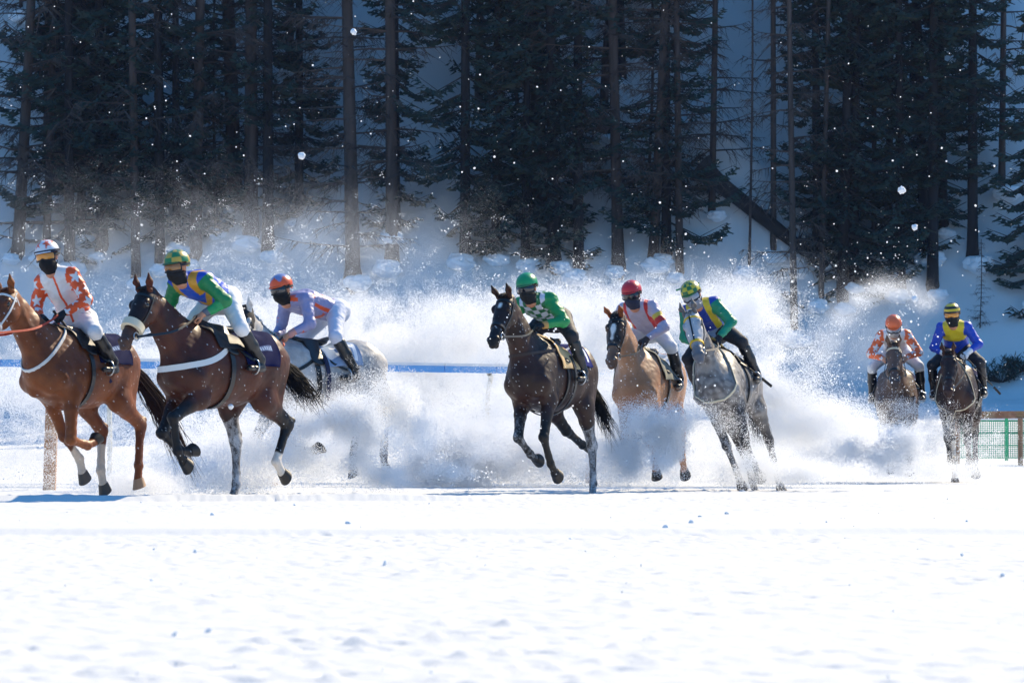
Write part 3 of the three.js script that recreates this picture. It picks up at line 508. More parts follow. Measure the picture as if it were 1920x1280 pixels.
  const lock = (root, d0, d1, len, w, wave = 0) => {   // a tapering flat lock, three bends
    const p = [], n = wave ? 7 : 4, ph = rand() * 6; for (let i = 0; i <= n; i++) { const t = i / n; p.push(root.clone().addScaledVector(d0, len * t * (1 - t * 0.5)).addScaledVector(d1, len * t * t * 0.6).add(V(Math.sin(ph + t * 7) * wave * t, Math.cos(ph * 2 + t * 5) * wave * t * 0.4, Math.cos(ph + t * 6) * wave * t))); }
    const pos = [], idx = [], sidev = d0.clone().cross(V(0.3, 0.2, 1)).normalize();
    for (let i = 0; i <= n; i++) { const ww = w * (1 - (i / n) ** 2 * 0.92); for (const k of [-1, 1]) { const v = p[i].clone().addScaledVector(sidev, ww * k); pos.push(v.x, v.y, v.z); } const o = p[i].clone().add(d0.clone().cross(sidev).multiplyScalar(ww * 0.7)); pos.push(o.x, o.y, o.z); }
    for (let i = 0; i < n; i++) for (let k = 0; k < 3; k++) { const a = i * 3 + k, b = i * 3 + (k + 1) % 3; idx.push(a, b, a + 3, b, b + 3, a + 3); }
    const q = new THREE.BufferGeometry(); q.setAttribute('position', new THREE.Float32BufferAttribute(pos, 3)); q.setIndex(idx); q.computeVertexNormals(); return flat(q);
  };
  const locks = [], ms = P.maneSide ?? 1;
  for (let i = 0; i < 90; i++) {
    const t = rand(), r = crest.getPoint(t).add(V(0, -0.02, (rand() - 0.5) * 0.03)), L = (0.10 + rand() * 0.09) * (P.maneLen || 1);
    locks.push(lock(r, V(-0.5 - rand() * 0.6, 0.45 + rand() * 0.4, ms * (0.3 + rand() * 0.7)).normalize(), V(-0.5, -1.2, ms * 0.6), L, 0.012 + rand() * 0.008));
  }
  for (let i = 0; i < 16; i++) locks.push(lock(HP(0.0, 0.01, (rand() - 0.5) * 0.06), nn.clone().multiplyScalar(0.45).addScaledVector(f, 0.7).addScaledVector(sd, (rand() - 0.5) * 0.9).normalize(), f.clone().multiplyScalar(0.3), (0.07 + rand() * 0.09) * (P.forelock || 1), 0.010));
  part(g, 'mane', merge(locks), maneMat);
  // ---- tail
  const tl = P.tail || [-0.8, -0.7, 0.1], tailLocks = [], dock = V(-0.80, 1.43, 0);
  const tdir = V(tl[0], tl[1] * 0.35, tl[2] * 0.4).normalize(), fall = V(tl[0] * 0.3, tl[1] * 1.3 - 0.3, tl[2]);
  { const e = dock.clone().addScaledVector(tdir, 0.22).add(V(0, -0.04, 0)); const F2 = new Field(); F2.cap(V(-0.70, 1.42, 0), dock, 0.06, 0.05, 0.03); F2.cap(dock, e, 0.05, 0.03, 0.03); part(g, 'tail_dock', F2.mesh(0.012), std(P.tailColor || P.mane || '#120d0b', 0.7)); }
  for (let i = 0; i < 260; i++) {
    const r = dock.clone().addScaledVector(tdir, rand() * 0.22).add(V(0, -0.02, (rand() - 0.5) * 0.05)), w = 0.22 + (P.tailSpread || 0);
    const d0 = tdir.clone().add(V((rand() - 0.5) * w, (rand() - 0.5) * w, (rand() - 0.5) * w)).normalize(), d1 = fall.clone().add(V((rand() - 0.5) * w, (rand() - 0.5) * w, (rand() - 0.5) * w));
    tailLocks.push(lock(r, d0, d1, (0.45 + rand() * 0.5) * (P.tailLen || 1), 0.006 + rand() * 0.008, 0.03 + rand() * 0.03));
  }
  part(g, 'tail', merge(tailLocks), phys({ color: P.tailColor || P.mane || '#120d0b', roughness: 0.75, specularIntensity: 0.4 }));
  // ---- bridle
  const B = leather[P.bridle || 'black'], NB = leather[P.noseband || P.bridle || 'black'];
  const ringAt = (F, c, ax, ay, from, to, n, off) => { const p = [], o = []; for (let i = 0; i <= n; i++) { const q = from + (to - from) * i / n, d = ax.clone().multiplyScalar(Math.cos(q)).addScaledVector(ay, Math.sin(q)), h = F.hit(c.clone().addScaledVector(d, 0.75), d.clone().negate(), 0.8); if (h) { p.push(h.addScaledVector(d, off)); o.push(d); } } return [p, o]; };
  const headRing = (t, n0, from, to, w, tilt = 0, m = 26, th = 0.006) => { const ax = nn.clone().addScaledVector(f, tilt).normalize(); const [p, o] = ringAt(head, HP(t, n0, 0), ax, sd, from, to, m, 0.002); return p.length > 2 ? strap(p, o, w, th) : null; };
  const bw = P.bridleWidth || 0.022;
  const nb = headRing(0.385, -0.085, -PI, PI, P.noseWidth || 0.028, 0, 30, P.noseThick || 0.007); if (nb) part(g, 'noseband', nb, NB);
  if (P.grackle) { const x = headRing(0.46, -0.075, -PI, PI, 0.022, 0.25, 30); if (x) part(g, 'drop_strap', x, NB); }
  const bb = headRing(0.075, -0.09, -1.75, 1.75, bw, 0.15); if (bb) part(g, 'browband', bb, P.browband ? leather[P.browband] : B);
  for (const s of [-1, 1]) {
    const p = [], o = []; for (let i = 0; i <= 12; i++) { const t = -0.015 + 0.475 * i / 12, n0 = lerp(-0.075, -0.105, i / 12), h = head.hit(HP(t, n0, s * 0.4), sd.clone().multiplyScalar(-s), 0.5); if (h) { p.push(h.addScaledVector(sd, s * 0.003)); o.push(sd.clone().multiplyScalar(s)); } }
    if (p.length > 2) part(g, 'cheekpiece', strap(p, o, bw * 0.8), B);
    const ring = new THREE.TorusGeometry(0.036, 0.006, 6, 18); ring.lookAt(sd); const rc = HP(0.475, -0.105, s * 0.063); ring.translate(rc.x, rc.y, rc.z); part(g, 'bit_ring', ring, steel);
  }
  const tl2 = headRing(0.05, -0.10, 1.2, 2 * PI - 1.2, bw * 0.8, -0.3); if (tl2) part(g, 'throat_lash', tl2, B);
  if (P.faceStrap) { const p = [], o = []; for (let i = 0; i <= 12; i++) { const h = head.hit(HP(0.07 + 0.32 * i / 12, 0.4, 0), nn.clone().negate(), 0.6); if (h) { p.push(h.addScaledVector(nn, 0.003)); o.push(nn.clone()); } } part(g, 'face_strap', strap(p, o, 0.016), B); }
  if (P.hood) { // a cloth hood over poll and ears
    const hd = new Field(); for (let i = 0; i < 3; i++) { const a = hs[i], b = hs[i + 1]; hd.bar(HP(a[0] - 0.03, (a[1] + a[2]) / 2 + 0.02, 0), HP(Math.min(b[0], 0.2) - 0.03, (b[1] + b[2]) / 2 + 0.02, 0), a[3] + 0.012, (a[1] - a[2]) / 2, b[3] + 0.012, (b[1] - b[2]) / 2 - 0.01, 0.02, nn); }
    part(g, 'hood', hd.mesh(0.01), std(P.hood, 0.85));
  }
  // ---- saddle cloth, saddle, girth, straps
  const TR = (x, cy, q) => { const d = V(0, Math.cos(q), Math.sin(q)); return trunk.hit(V(x, cy, 0).addScaledVector(d, 0.8), d.clone().negate(), 0.9) || V(x, cy, 0).addScaledVector(d, 0.3); };
  const sheet = (x0, x1, qmax, off, nx = 14, nq = 36, slant = 0) => {
    const pos = [], uv = [], idx = [];
    for (let L = 0; L < 2; L++) for (let i = 0; i <= nx; i++) for (let k = 0; k <= nq; k++) {
      const q = -qmax + 2 * qmax * k / nq, x = lerp(x0, x1, i / nx) - slant * Math.abs(q), h = TR(x, 1.2, q), d = V(0, Math.cos(q), Math.sin(q));
      const rip = 0.006 * Math.sin(x * 30 + q * 7) * Math.abs(q) ; h.addScaledVector(d, off + rip - L * 0.008);
      pos.push(h.x, h.y, h.z); uv.push(i / nx, k / nq);
    }
    const at0 = (i, k, L) => L * (nx + 1) * (nq + 1) + i * (nq + 1) + k;
    for (let i = 0; i < nx; i++) for (let k = 0; k < nq; k++) for (let L = 0; L < 2; L++) { const a = at0(i, k, L), b = at0(i + 1, k, L), c = at0(i + 1, k + 1, L), d = at0(i, k + 1, L); L ? idx.push(a, b, c, a, c, d) : idx.push(a, c, b, a, d, c); }
    for (let i = 0; i < nx; i++) for (const k of [0, nq]) { const a = at0(i, k, 0), b = at0(i + 1, k, 0), c = at0(i + 1, k, 1), d = at0(i, k, 1); idx.push(a, b, c, a, c, d); }
    for (let k = 0; k < nq; k++) for (const i of [0, nx]) { const a = at0(i, k, 0), b = at0(i, k + 1, 0), c = at0(i, k + 1, 1), d = at0(i, k, 1); idx.push(a, b, c, a, c, d); }
    const q = new THREE.BufferGeometry(); q.setAttribute('position', new THREE.Float32BufferAttribute(pos, 3)); q.setAttribute('uv', new THREE.Float32BufferAttribute(uv, 2)); q.setIndex(idx); q.computeVertexNormals(); return q;
  };
  const cl = P.cloth || {};
  part(g, 'saddle_cloth', sheet(cl.x0 ?? -0.40, cl.x1 ?? 0.12, cl.q ?? 1.35, 0.014), cl.mat);
  if (P.pad) part(g, 'saddle_pad', sheet(P.pad.x0 ?? 0.02, P.pad.x1 ?? 0.36, P.pad.q ?? 1.3, 0.026, 12, 36, P.pad.slant ?? 0), P.pad.mat);
  { const F3 = new Field(); F3.bar(V(0.26, 1.60, 0), V(-0.06, 1.565, 0), 0.10, 0.035, 0.13, 0.03, 0.03); F3.bar(V(-0.06, 1.565, 0), V(-0.16, 1.60, 0), 0.13, 0.03, 0.10, 0.02, 0.03); F3.cap(V(0.25, 1.60, 0), V(0.29, 1.635, 0), 0.05, 0.03, 0.03);
    for (const s of [-1, 1]) F3.bar(V(0.13, 1.55, s * 0.13), V(0.17, 1.34, s * 0.285), 0.015, 0.10, 0.012, 0.08, 0.03, V(1, 0, 0)); part(g, 'saddle', F3.mesh(0.011), leather[P.saddle || 'black']); }
  const band = (x, qa, qb, w, mat, name, off = 0.006, slant = 0) => { const p = [], o = []; for (let i = 0; i <= 40; i++) { const q = lerp(qa, qb, i / 40), d = V(0, Math.cos(q), Math.sin(q)), h = TR(x - slant * Math.abs(q), 1.2, q); p.push(h.addScaledVector(d, off)); o.push(d); } part(g, name, strap(p, o, w), mat); };
  band(0.20, 1.2, 2 * PI - 1.2, 0.06, leather[P.girth || 'black'], 'girth', 0.010);
  if (P.overgirth) band(0.10, 1.0, 2 * PI - 1.0, 0.05, leather[P.overgirth], 'surcingle', 0.034);
  if (P.breast) { // strap round the breast, from the saddle on one side to the other
    const p = [], o = [], fld = body; for (let i = 0; i <= 44; i++) { const q = lerp(-1.75, 1.75, i / 44), y = lerp(P.breastY ?? 1.17, 1.36, Math.pow(Math.abs(q) / 1.75, 1.6)), d = V(Math.cos(q), 0, Math.sin(q)), h = fld.hit(V(0.28, y, 0).addScaledVector(d, 0.9), d.clone().negate(), 0.85); if (h) { p.push(h.addScaledVector(d, 0.006)); o.push(d); } }
    if (p.length > 3) part(g, 'breast_strap', strap(p, o, P.breastWidth || 0.035), leather[P.breast]);
  }
  if (P.neckStrap) { // ring about the lower neck
    const c = n1.clone().lerp(N0, 0.15), ax = n2.clone().sub(n1).normalize(), u = V(0, 1, 0).addScaledVector(ax, -ax.y).normalize(), s2 = ax.clone().cross(u).normalize(), uu = u.clone().addScaledVector(ax, -(P.neckTilt ?? 0.55)).normalize();
    const p = [], o = []; for (let i = 0; i <= 40; i++) { const q = i / 40 * 2 * PI, d = uu.clone().multiplyScalar(Math.cos(q)).addScaledVector(s2, Math.sin(q)).normalize(), h = body.hit(c.clone().addScaledVector(d, 0.7), d.clone().negate(), 0.7); if (h) { p.push(h.addScaledVector(d, 0.004)); o.push(d); } }
    if (p.length > 3) part(g, 'neck_strap', strap(p, o, 0.03, 0.008), leather[P.neckStrap]);
  }
  // ---- reins to the rider's hands
  if (P.hands) for (const s of [-1, 1]) {
    const a = HP(0.475, -0.11, s * 0.066), b = V(P.hands[0], P.hands[1], P.hands[2] + s * P.hands[3]), m = a.clone().lerp(b, 0.5).add(V(0, -0.05, s * 0.055)), m2 = a.clone().lerp(b, 0.82).add(V(0, -0.02, s * 0.03)), c = b.clone().add(V(0.02, -0.14, -s * 0.02));
    const crv = new THREE.CatmullRomCurve3([a, m, m2, b, c]), pts = crv.getPoints(30), outs = pts.map(() => V(0.2, 0.2, s));
    part(g, 'rein', strap(pts, outs, 0.02, 0.004), leather[P.rein || P.bridle || 'black']);
  }
  if (P.stirrup !== false) for (const s of [-1, 1]) { // irons and leathers
    const ft = P.feet ? P.feet[s < 0 ? 0 : 1] : V(0.02, 1.10, s * 0.34), top = V(0.14, 1.47, s * 0.20);
    part(g, 'stirrup_leather', strap([top, top.clone().lerp(ft, 0.5).add(V(0, 0, s * 0.03)), ft.clone().add(V(0.02, 0.09, 0))], [V(0.2, 0.2, s), V(0.2, 0.2, s), V(0.2, 0, s)], 0.024, 0.004), leather.black);
    const ir = new THREE.TorusGeometry(0.06, 0.008, 6, 18); ir.rotateY(PI / 2); ir.scale(1, 1.15, 0.9); ir.translate(ft.x + 0.02, ft.y + 0.035, ft.z); part(g, 'stirrup_iron', ir, steel);
  }
  info.HP = HP; info.J = J;
  return info;
}
function place(g, px, depth, theta, roll = 0, pitch = 0, dy = 0) { g.rotation.order = 'YXZ'; g.position.set((px - 960) / FOCAL * depth, dy, -depth); g.rotation.set(R(roll), PI + R(theta), R(pitch)); }
// ---------------------------------------------------------------- jockeys (built in the axes of the horse they ride)
const cloth = (more) => phys({ vertexColors: true, roughness: 0.62, sheen: 0.25, sheenRoughness: 0.6, ...more });
const silkMat = cloth({ roughness: 0.5 }), breechMat = cloth({ roughness: 0.7 });
const bootMat = phys({ color: 0x0c0c10, roughness: 0.38, clearcoat: 0.3 }), strapMat = std(0x0c0c0e, 0.6), maskMat = std(0x0b0b0f, 0.9);
const shellMat = phys({ vertexColors: true, roughness: 0.35, clearcoat: 0.35, clearcoatRoughness: 0.3 });
const lensMats = { yellow: phys({ color: 0xd98a12, roughness: 0.12, clearcoat: 1 }), dark: phys({ color: 0x10131c, roughness: 0.08, clearcoat: 1 }), clear: phys({ color: 0x8e98a6, roughness: 0.08, clearcoat: 1 }), amber: phys({ color: 0x8c5a1c, roughness: 0.12, clearcoat: 1 }) };
const skinCol = lin('#c98d6c');
// a closed hand holding a rein: palm, four curled fingers of unequal length, thumb at the side (x forward, y up)
const fist = (() => {
  const F = new Field();
  F.bar(V(-0.055, 0.0, 0), V(0.025, 0.005, 0), 0.036, 0.016, 0.042, 0.015, 0.012);                   // palm, back of the hand upwards
  const z = [0.031, 0.0105, -0.0105, -0.031], L = [0.030, 0.034, 0.032, 0.025];
  for (let i = 0; i < 4; i++) {
    const a = V(0.028, 0.004, z[i]), b = V(0.028 + L[i] * 0.75, -0.016, z[i] * 0.98), c = V(0.024 + L[i] * 0.35, -0.042, z[i] * 0.95), d = V(0.006, -0.037, z[i] * 0.92);
    F.cap(a, b, 0.0105, 0.0098, 0.006); F.cap(b, c, 0.0098, 0.0092, 0.006); F.cap(c, d, 0.0092, 0.0085, 0.006);
  }
  F.cap(V(-0.030, -0.006, 0.034), V(0.004, -0.022, 0.046), 0.0135, 0.0115, 0.008); F.cap(V(0.004, -0.022, 0.046), V(0.034, -0.030, 0.034), 0.0112, 0.0092, 0.006);
  F.cap(V(-0.105, 0, 0), V(-0.05, 0, 0), 0.030, 0.030, 0.015);                                       // wrist
  return F.mesh(0.0036);
})();

// Q: hip [x, y], lean (torso degrees forward of upright), curl, headYaw, headPitch, hands [x, y, z, spread], feet, colours
function buildJockey(g, Q) {
  const U = V(0, 1, 0);
  const hip = V(Q.hip[0], Q.hip[1], Q.hip[2] || 0), L = R(Q.lean ?? 55), L2 = L + R(Q.curl ?? 18), side = R(Q.tilt || 0), tw = R(Q.twist || 0);
  const along = (a) => V(Math.sin(a), Math.cos(a), Math.sin(side)), waist = hip.clone().addScaledVector(along(L), 0.20), chest = waist.clone().addScaledVector(along((L + L2) / 2), 0.17), sh = chest.clone().addScaledVector(along(L2), 0.13);
  const lat = V(Math.sin(tw), 0, Math.cos(tw));                      // line of the shoulders
  const neck0 = sh.clone().addScaledVector(along(L2), 0.06), hd = V(Math.sin(L2 * 0.75), Math.cos(L2 * 0.75), 0), neck1 = neck0.clone().addScaledVector(hd, 0.07);
  // head frame
  const hy = R(Q.headYaw || 0), hp = R(Q.headPitch ?? 10), hroll = R(Q.headRoll || 0);
  const M = new THREE.Matrix4().makeRotationY(hy).multiply(new THREE.Matrix4().makeRotationZ(-hp)).multiply(new THREE.Matrix4().makeRotationX(hroll));
  M.scale(V(1.08, 1.08, 1.08)); const headC = neck1.clone().add(V(0.03, 0.085, 0).applyMatrix4(M)); M.setPosition(headC);
  const inv = M.clone().invert(), HB = (geo) => geo.applyMatrix4(M);
  const hands = [-1, 1].map((s) => V(Q.hands[0] - s * (Q.hands[4] || 0), Q.hands[1], Q.hands[2] + s * Q.hands[3]));
  const shoulders = [-1, 1].map((s) => sh.clone().addScaledVector(lat, s * 0.165).addScaledVector(along(L2), -0.015));
  const elbows = [-1, 1].map((s, i) => reach(shoulders[i], hands[i].clone().add(V(-0.07, 0.01, s * 0.02)), 0.285, 0.25, V(-0.45, Q.elbowDrop ?? -0.55, s * (Q.elbowOut ?? 0.85))));
  const wrists = hands.map((h, i) => h.clone().addScaledVector(elbows[i].clone().sub(h).normalize(), 0.085));
  const feet = Q.feet || [V(0.0, 1.12, -0.335), V(0.0, 1.12, 0.335)];
  const hipJ = [-1, 1].map((s) => hip.clone().add(V(0.02, -0.02, s * 0.095)));
  const ankles = feet.map((f) => f.clone().add(V(-0.075, 0.10, 0)));
  const knees = [-1, 1].map((s, i) => reach(hipJ[i], ankles[i], 0.42, 0.40, V(1, 0.25, s * 0.42)));
  const fwd = V(Math.cos(L2), -Math.sin(L2), 0), wr = rng(Q.seed || 5), so = wr() * 50;
  // ---- body: one continuous skin surface from head to feet (mostly under the clothes)
  const Bd = new Field();
  Bd.bar(hip, waist, 0.125, 0.085, 0.11, 0.08, 0.05, fwd); Bd.bar(waist, chest, 0.11, 0.08, 0.135, 0.09, 0.05, fwd); Bd.bar(chest, sh, 0.135, 0.09, 0.125, 0.065, 0.05, fwd);
  Bd.cap(neck0.clone().addScaledVector(along(L2), -0.05), neck1, 0.058, 0.054, 0.04);
  for (let i = 0; i < 2; i++) { Bd.cap(shoulders[i], elbows[i], 0.043, 0.035, 0.03); Bd.cap(elbows[i], wrists[i], 0.035, 0.026, 0.02); Bd.cap(hipJ[i], knees[i], 0.07, 0.048, 0.05); Bd.cap(knees[i], ankles[i], 0.047, 0.032, 0.03); Bd.cap(ankles[i], feet[i].clone().add(V(-0.02, 0.03, 0)), 0.026, 0.018, 0.02); }
  const Hd = new Field(), hx = (x, y, z) => V(x, y, z);
  Hd.ell(hx(-0.012, 0.035, 0), 0.098, 0.085, 0.074, V(1, 0, 0), U, 0.02); Hd.ell(hx(0.03, -0.03, 0), 0.062, 0.085, 0.060, V(1, 0, 0), U, 0.05); Hd.ell(hx(0.055, -0.095, 0), 0.032, 0.024, 0.032, V(1, 0, 0), U, 0.03);
  Hd.cap(hx(0.088, 0.005, 0), hx(0.112, -0.038, 0), 0.010, 0.014, 0.014); for (const s of [-1, 1]) { Hd.ell(hx(0.108, -0.042, s * 0.011), 0.010, 0.008, 0.008, V(1, 0, 0), U, 0.008); Hd.ell(hx(0.098, 0.003, s * 0.032), 0.016, 0.013, 0.018, V(1, 0, 0), U, 0.01, true); Hd.ell(hx(0.082, 0.003, s * 0.032), 0.0125, 0.0125, 0.0125, V(1, 0, 0), U, 0.004); Hd.ell(hx(-0.005, -0.01, s * 0.077), 0.020, 0.032, 0.010, V(1, 0, 0), U, 0.008); Hd.ell(hx(0.07, -0.03, s * 0.038), 0.02, 0.022, 0.018, V(1, 0, 0), U, 0.02); }
  Hd.ell(hx(0.094, -0.068, 0), 0.010, 0.007, 0.022, V(1, 0, 0), U, 0.006); Hd.ell(hx(0.091, -0.078, 0), 0.010, 0.007, 0.019, V(1, 0, 0), U, 0.006); Hd.cap(hx(-0.02, -0.06, 0), hx(-0.03, -0.14, 0), 0.052, 0.055, 0.03);
  const headGeo = Hd.mesh(0.0048, (x, y, z) => (Math.abs(y + 0.073) < 0.010 && x > 0.088 && Math.abs(z) < 0.024) ? lin('#a8584c') : (x > 0.083 && Math.hypot(y - 0.003, Math.abs(z) - 0.032) < 0.0095) ? (Math.hypot(y - 0.003, Math.abs(z) - 0.032) < 0.005 ? [0.03, 0.02, 0.015] : [0.8, 0.78, 0.75]) : mixc(skinCol, lin('#c0705a'), clamp(0.5 + noise(x * 20, y * 20, z * 20), 0, 1) * 0.5));
  const bodyGeo = Bd.mesh(0.012, () => skinCol);
  const handGeos = hands.map((h, i) => { // each hand points from wrist forwards
    const gq = fist.clone(); if (i === 0) { gq.scale(1, 1, -1); const ix = gq.index.array; for (let k = 0; k < ix.length; k += 3) { const t = ix[k]; ix[k] = ix[k + 1]; ix[k + 1] = t; } gq.computeVertexNormals(); }
    const x = h.clone().sub(wrists[i]).normalize(), s = i ? 1 : -1, y = V(0, 0.75, s * 0.65), z = x.clone().cross(y).normalize(), y2 = z.clone().cross(x);
    gq.applyMatrix4(new THREE.Matrix4().makeBasis(x, y2, z).setPosition(h)); return gq; });
  const skinHands = Q.glove ? [] : handGeos.map((q) => paintGeo(q.clone(), () => skinCol));
  part(g, 'body', merge([bodyGeo, HB(headGeo), ...skinHands]), phys({ vertexColors: true, roughness: 0.5, sheen: 0.2 }));
  if (Q.glove) for (const q of handGeos) part(g, 'glove', q, std(Q.glove, 0.7));
  // ---- jacket
  const Jk = new Field(), arms = [];
  Jk.bar(hip.clone().addScaledVector(along(L), 0.03), waist, 0.165, 0.122, 0.152, 0.115, 0.05, fwd); Jk.bar(waist, chest, 0.152, 0.115, 0.178, 0.128, 0.05, fwd); Jk.bar(chest, sh, 0.178, 0.128, 0.15, 0.085, 0.05, fwd);
  for (let i = 0; i < 2; i++) { Jk.cap(sh.clone().lerp(shoulders[i], 0.5), shoulders[i], 0.085, 0.072, 0.05); Jk.cap(shoulders[i], elbows[i], 0.070, 0.058, 0.03); Jk.cap(elbows[i], wrists[i], 0.057, 0.038, 0.02); }
  Jk.cap(neck0.clone().addScaledVector(along(L2), -0.05), neck0.clone().addScaledVector(hd, 0.035), 0.072, 0.064, 0.03);
  Jk.disp = (x, y, z) => 0.009 * noise(x * 9 + so, y * 16, z * 9) + 0.0055 * noise(x * 26, y * 34 + so, z * 22) + 0.003 * noise(x * 60, y * 50, z * 60 + so);
  const around = (p, a, b) => { const e = b.clone().sub(a).normalize(), u = V(0.9, 0.35, 0).addScaledVector(e, -(0.9 * e.x + 0.35 * e.y)).normalize(), v = e.clone().cross(u), q = p.clone().sub(a); return Math.atan2(q.dot(v), q.dot(u)); };
  const segT = (p, a, b) => { const e = b.clone().sub(a); return [p.clone().sub(a).dot(e) / e.lengthSq(), 0]; };
  const segD = (p, a, b) => { const e = b.clone().sub(a), t = clamp(p.clone().sub(a).dot(e) / e.lengthSq(), 0, 1); return p.distanceTo(a.clone().addScaledVector(e, t)); };
  const lateral = lat.clone(), spine = along((L + L2) / 2).normalize();
  const where = (x, y, z) => { // garment coordinates: limb (0 torso, 1 upper arm, 2 forearm), t along it, u across the body (right +), v up the torso 0..0.5, w towards the breast
    const p = V(x, y, z); let best = 0, bd = Math.min(segD(p, hip, waist) - 0.14, segD(p, waist, chest) - 0.145, segD(p, chest, sh) - 0.135), t = 0, s = 0, ang = 0;
    for (let i = 0; i < 2; i++) { const d1 = segD(p, shoulders[i], elbows[i]) - 0.066, d2 = segD(p, elbows[i], wrists[i]) - 0.05; if (d1 < bd) { bd = d1; best = 1; t = segT(p, shoulders[i], elbows[i])[0]; s = i ? 1 : -1; ang = around(p, shoulders[i], elbows[i]); } if (d2 < bd) { bd = d2; best = 2; t = segT(p, elbows[i], wrists[i])[0]; s = i ? 1 : -1; ang = around(p, elbows[i], wrists[i]); } }
    const q = p.clone().sub(hip); return { limb: best, t, s, a: ang, u: q.dot(lateral), v: q.dot(spine), w: q.dot(V(Math.cos(L), -Math.sin(L), 0)), p };
  };
  part(g, 'jacket', Jk.mesh(Q.jcell || 0.0075, (x, y, z) => Q.jacket(where(x, y, z))), silkMat);
  // ---- breeches
  const Br = new Field();
  Br.bar(hip.clone().addScaledVector(along(L), -0.05), hip.clone().addScaledVector(along(L), 0.09), 0.165, 0.125, 0.145, 0.105, 0.04, fwd);
  Br.ell(hip.clone().add(V(-0.05, 0.0, 0)), 0.13, 0.13, 0.165, V(1, 0, 0), U, 0.05);
  for (let i = 0; i < 2; i++) { Br.cap(hipJ[i], knees[i], 0.105, 0.066, 0.05); Br.cap(knees[i], knees[i].clone().lerp(ankles[i], 0.45), 0.064, 0.050, 0.03); }
  Br.disp = (x, y, z) => 0.005 * noise(x * 12 + so, y * 20, z * 12) + 0.003 * noise(x * 34, y * 44, z * 34);
  part(g, 'breeches', Br.mesh(0.0085, Q.breeches || (() => [0.72, 0.73, 0.75])), breechMat);
  // ---- boots
  for (let i = 0; i < 2; i++) {
    const Bo = new Field(), k = knees[i], a = ankles[i], f = feet[i], toe = f.clone().add(V(0.115, 0.015, (i ? 1 : -1) * 0.012)), heel = f.clone().add(V(-0.105, 0.02, 0));
    Bo.cap(k.clone().lerp(a, 0.20), k.clone().lerp(a, 0.55), 0.066, 0.058, 0.03); Bo.cap(k.clone().lerp(a, 0.55), a, 0.058, 0.044, 0.03); Bo.bar(a, f.clone().add(V(-0.06, 0.035, 0)), 0.04, 0.044, 0.036, 0.042, 0.03, V(1, 0, 0)); Bo.bar(heel, toe, 0.033, 0.034, 0.036, 0.026, 0.03);
    const b = part(g, 'boot', Bo.mesh(0.008), bootMat);
    if (Q.bootTop) { const c = k.clone().lerp(a, 0.22), d = a.clone().sub(k).normalize(), T = new THREE.CylinderGeometry(0.071, 0.068, 0.05, 20); T.applyQuaternion(new THREE.Quaternion().setFromUnitVectors(U, d.negate())); T.translate(c.x, c.y, c.z); part(b, 'boot_cuff', T, std(Q.bootTop, 0.6)); }
  }
  // ---- helmet with cap silk, peak and chin strap
  const hg = new THREE.SphereGeometry(1, 56, 34, 0, PI * 2, 0, PI * 0.60), hp2 = hg.attributes.position;
  for (let i = 0; i < hp2.count; i++) { let x = hp2.getX(i), y = hp2.getY(i), z = hp2.getZ(i); const low = Math.max(0, -y); hp2.setXYZ(i, x * (0.128 - low * 0.01) - 0.010, y * 0.110 + 0.040 - (x < 0 ? low * 0.05 : -low * 0.10), z * (0.103 - low * 0.012)); }
  hg.computeVertexNormals(); const capCol = Q.cap; paintGeo(hg, (x, y, z) => { const k = 1 + 0.06 * noise(x * 60, y * 60, z * 60); const c = capCol(x, y - 0.040, z, Math.atan2(z, x), Math.asin(clamp((y - 0.040) / 0.110, -1, 1))); return [c[0] * k, c[1] * k, c[2] * k]; });
  const helmet = part(g, 'helmet', HB(flat(hg)), shellMat);
  const pk = []; { const n = 18; const top = [], pos = [], idx = []; for (let i = 0; i <= n; i++) { const a = lerp(-1.15, 1.15, i / n), ext = 0.046 * Math.cos(a * 1.25); for (const [r, dy] of [[0, 0], [1, 0]]) for (const th of [0, -0.007]) pos.push(Math.cos(a) * (0.112 + r * ext) - 0.006, 0.049 - r * 0.010 * Math.cos(a) + th, Math.sin(a) * (0.094 + r * ext * 0.5)); }
    for (let i = 0; i < n; i++) { const o = i * 4, q = o + 4; idx.push(o, q, o + 2, o + 2, q, q + 2, o + 1, o + 3, q + 1, o + 3, q + 3, q + 1, o + 2, q + 2, o + 3, o + 3, q + 2, q + 3); }
    const q = new THREE.BufferGeometry(); q.setAttribute('position', new THREE.Float32BufferAttribute(pos, 3)); q.setIndex(idx); const f2 = q.toNonIndexed(); f2.computeVertexNormals(); pk.push(f2); }
  part(helmet, 'peak', HB(pk[0]), std(Q.peak, 0.55));
  { const p = []; for (let i = 0; i <= 20; i++) { const a = lerp(-1, 1, i / 20) * 2.2; p.push(V(0.012 + 0.03 * Math.cos(a), -0.045 - 0.075 * Math.cos(a * 0.72), Math.sin(a * 0.72) * 0.082)); } part(helmet, 'chin_strap', HB(strap(p, p.map((q) => V(q.x - 0.02, q.y, q.z)), 0.016, 0.004)), strapMat); }
  if (Q.bow) { const b = new Field(); b.bar(V(-0.10, 0.07, -0.085), V(-0.10, 0.075, 0.16), 0.012, 0.006, 0.02, 0.008, 0.01, U); part(helmet, 'ribbon', HB(b.mesh(0.005)), std(Q.bow, 0.7)); }
  if (Q.band) { const p = [], o = []; for (let i = 0; i <= 40; i++) { const a = i / 40 * 2 * PI; p.push(V(Math.cos(a) * 0.131 - 0.010, 0.045, Math.sin(a) * 0.106)); o.push(V(Math.cos(a), 0, Math.sin(a))); } part(helmet, 'headband', HB(strap(p, o, 0.022, 0.006)), std(Q.band, 0.5)); }
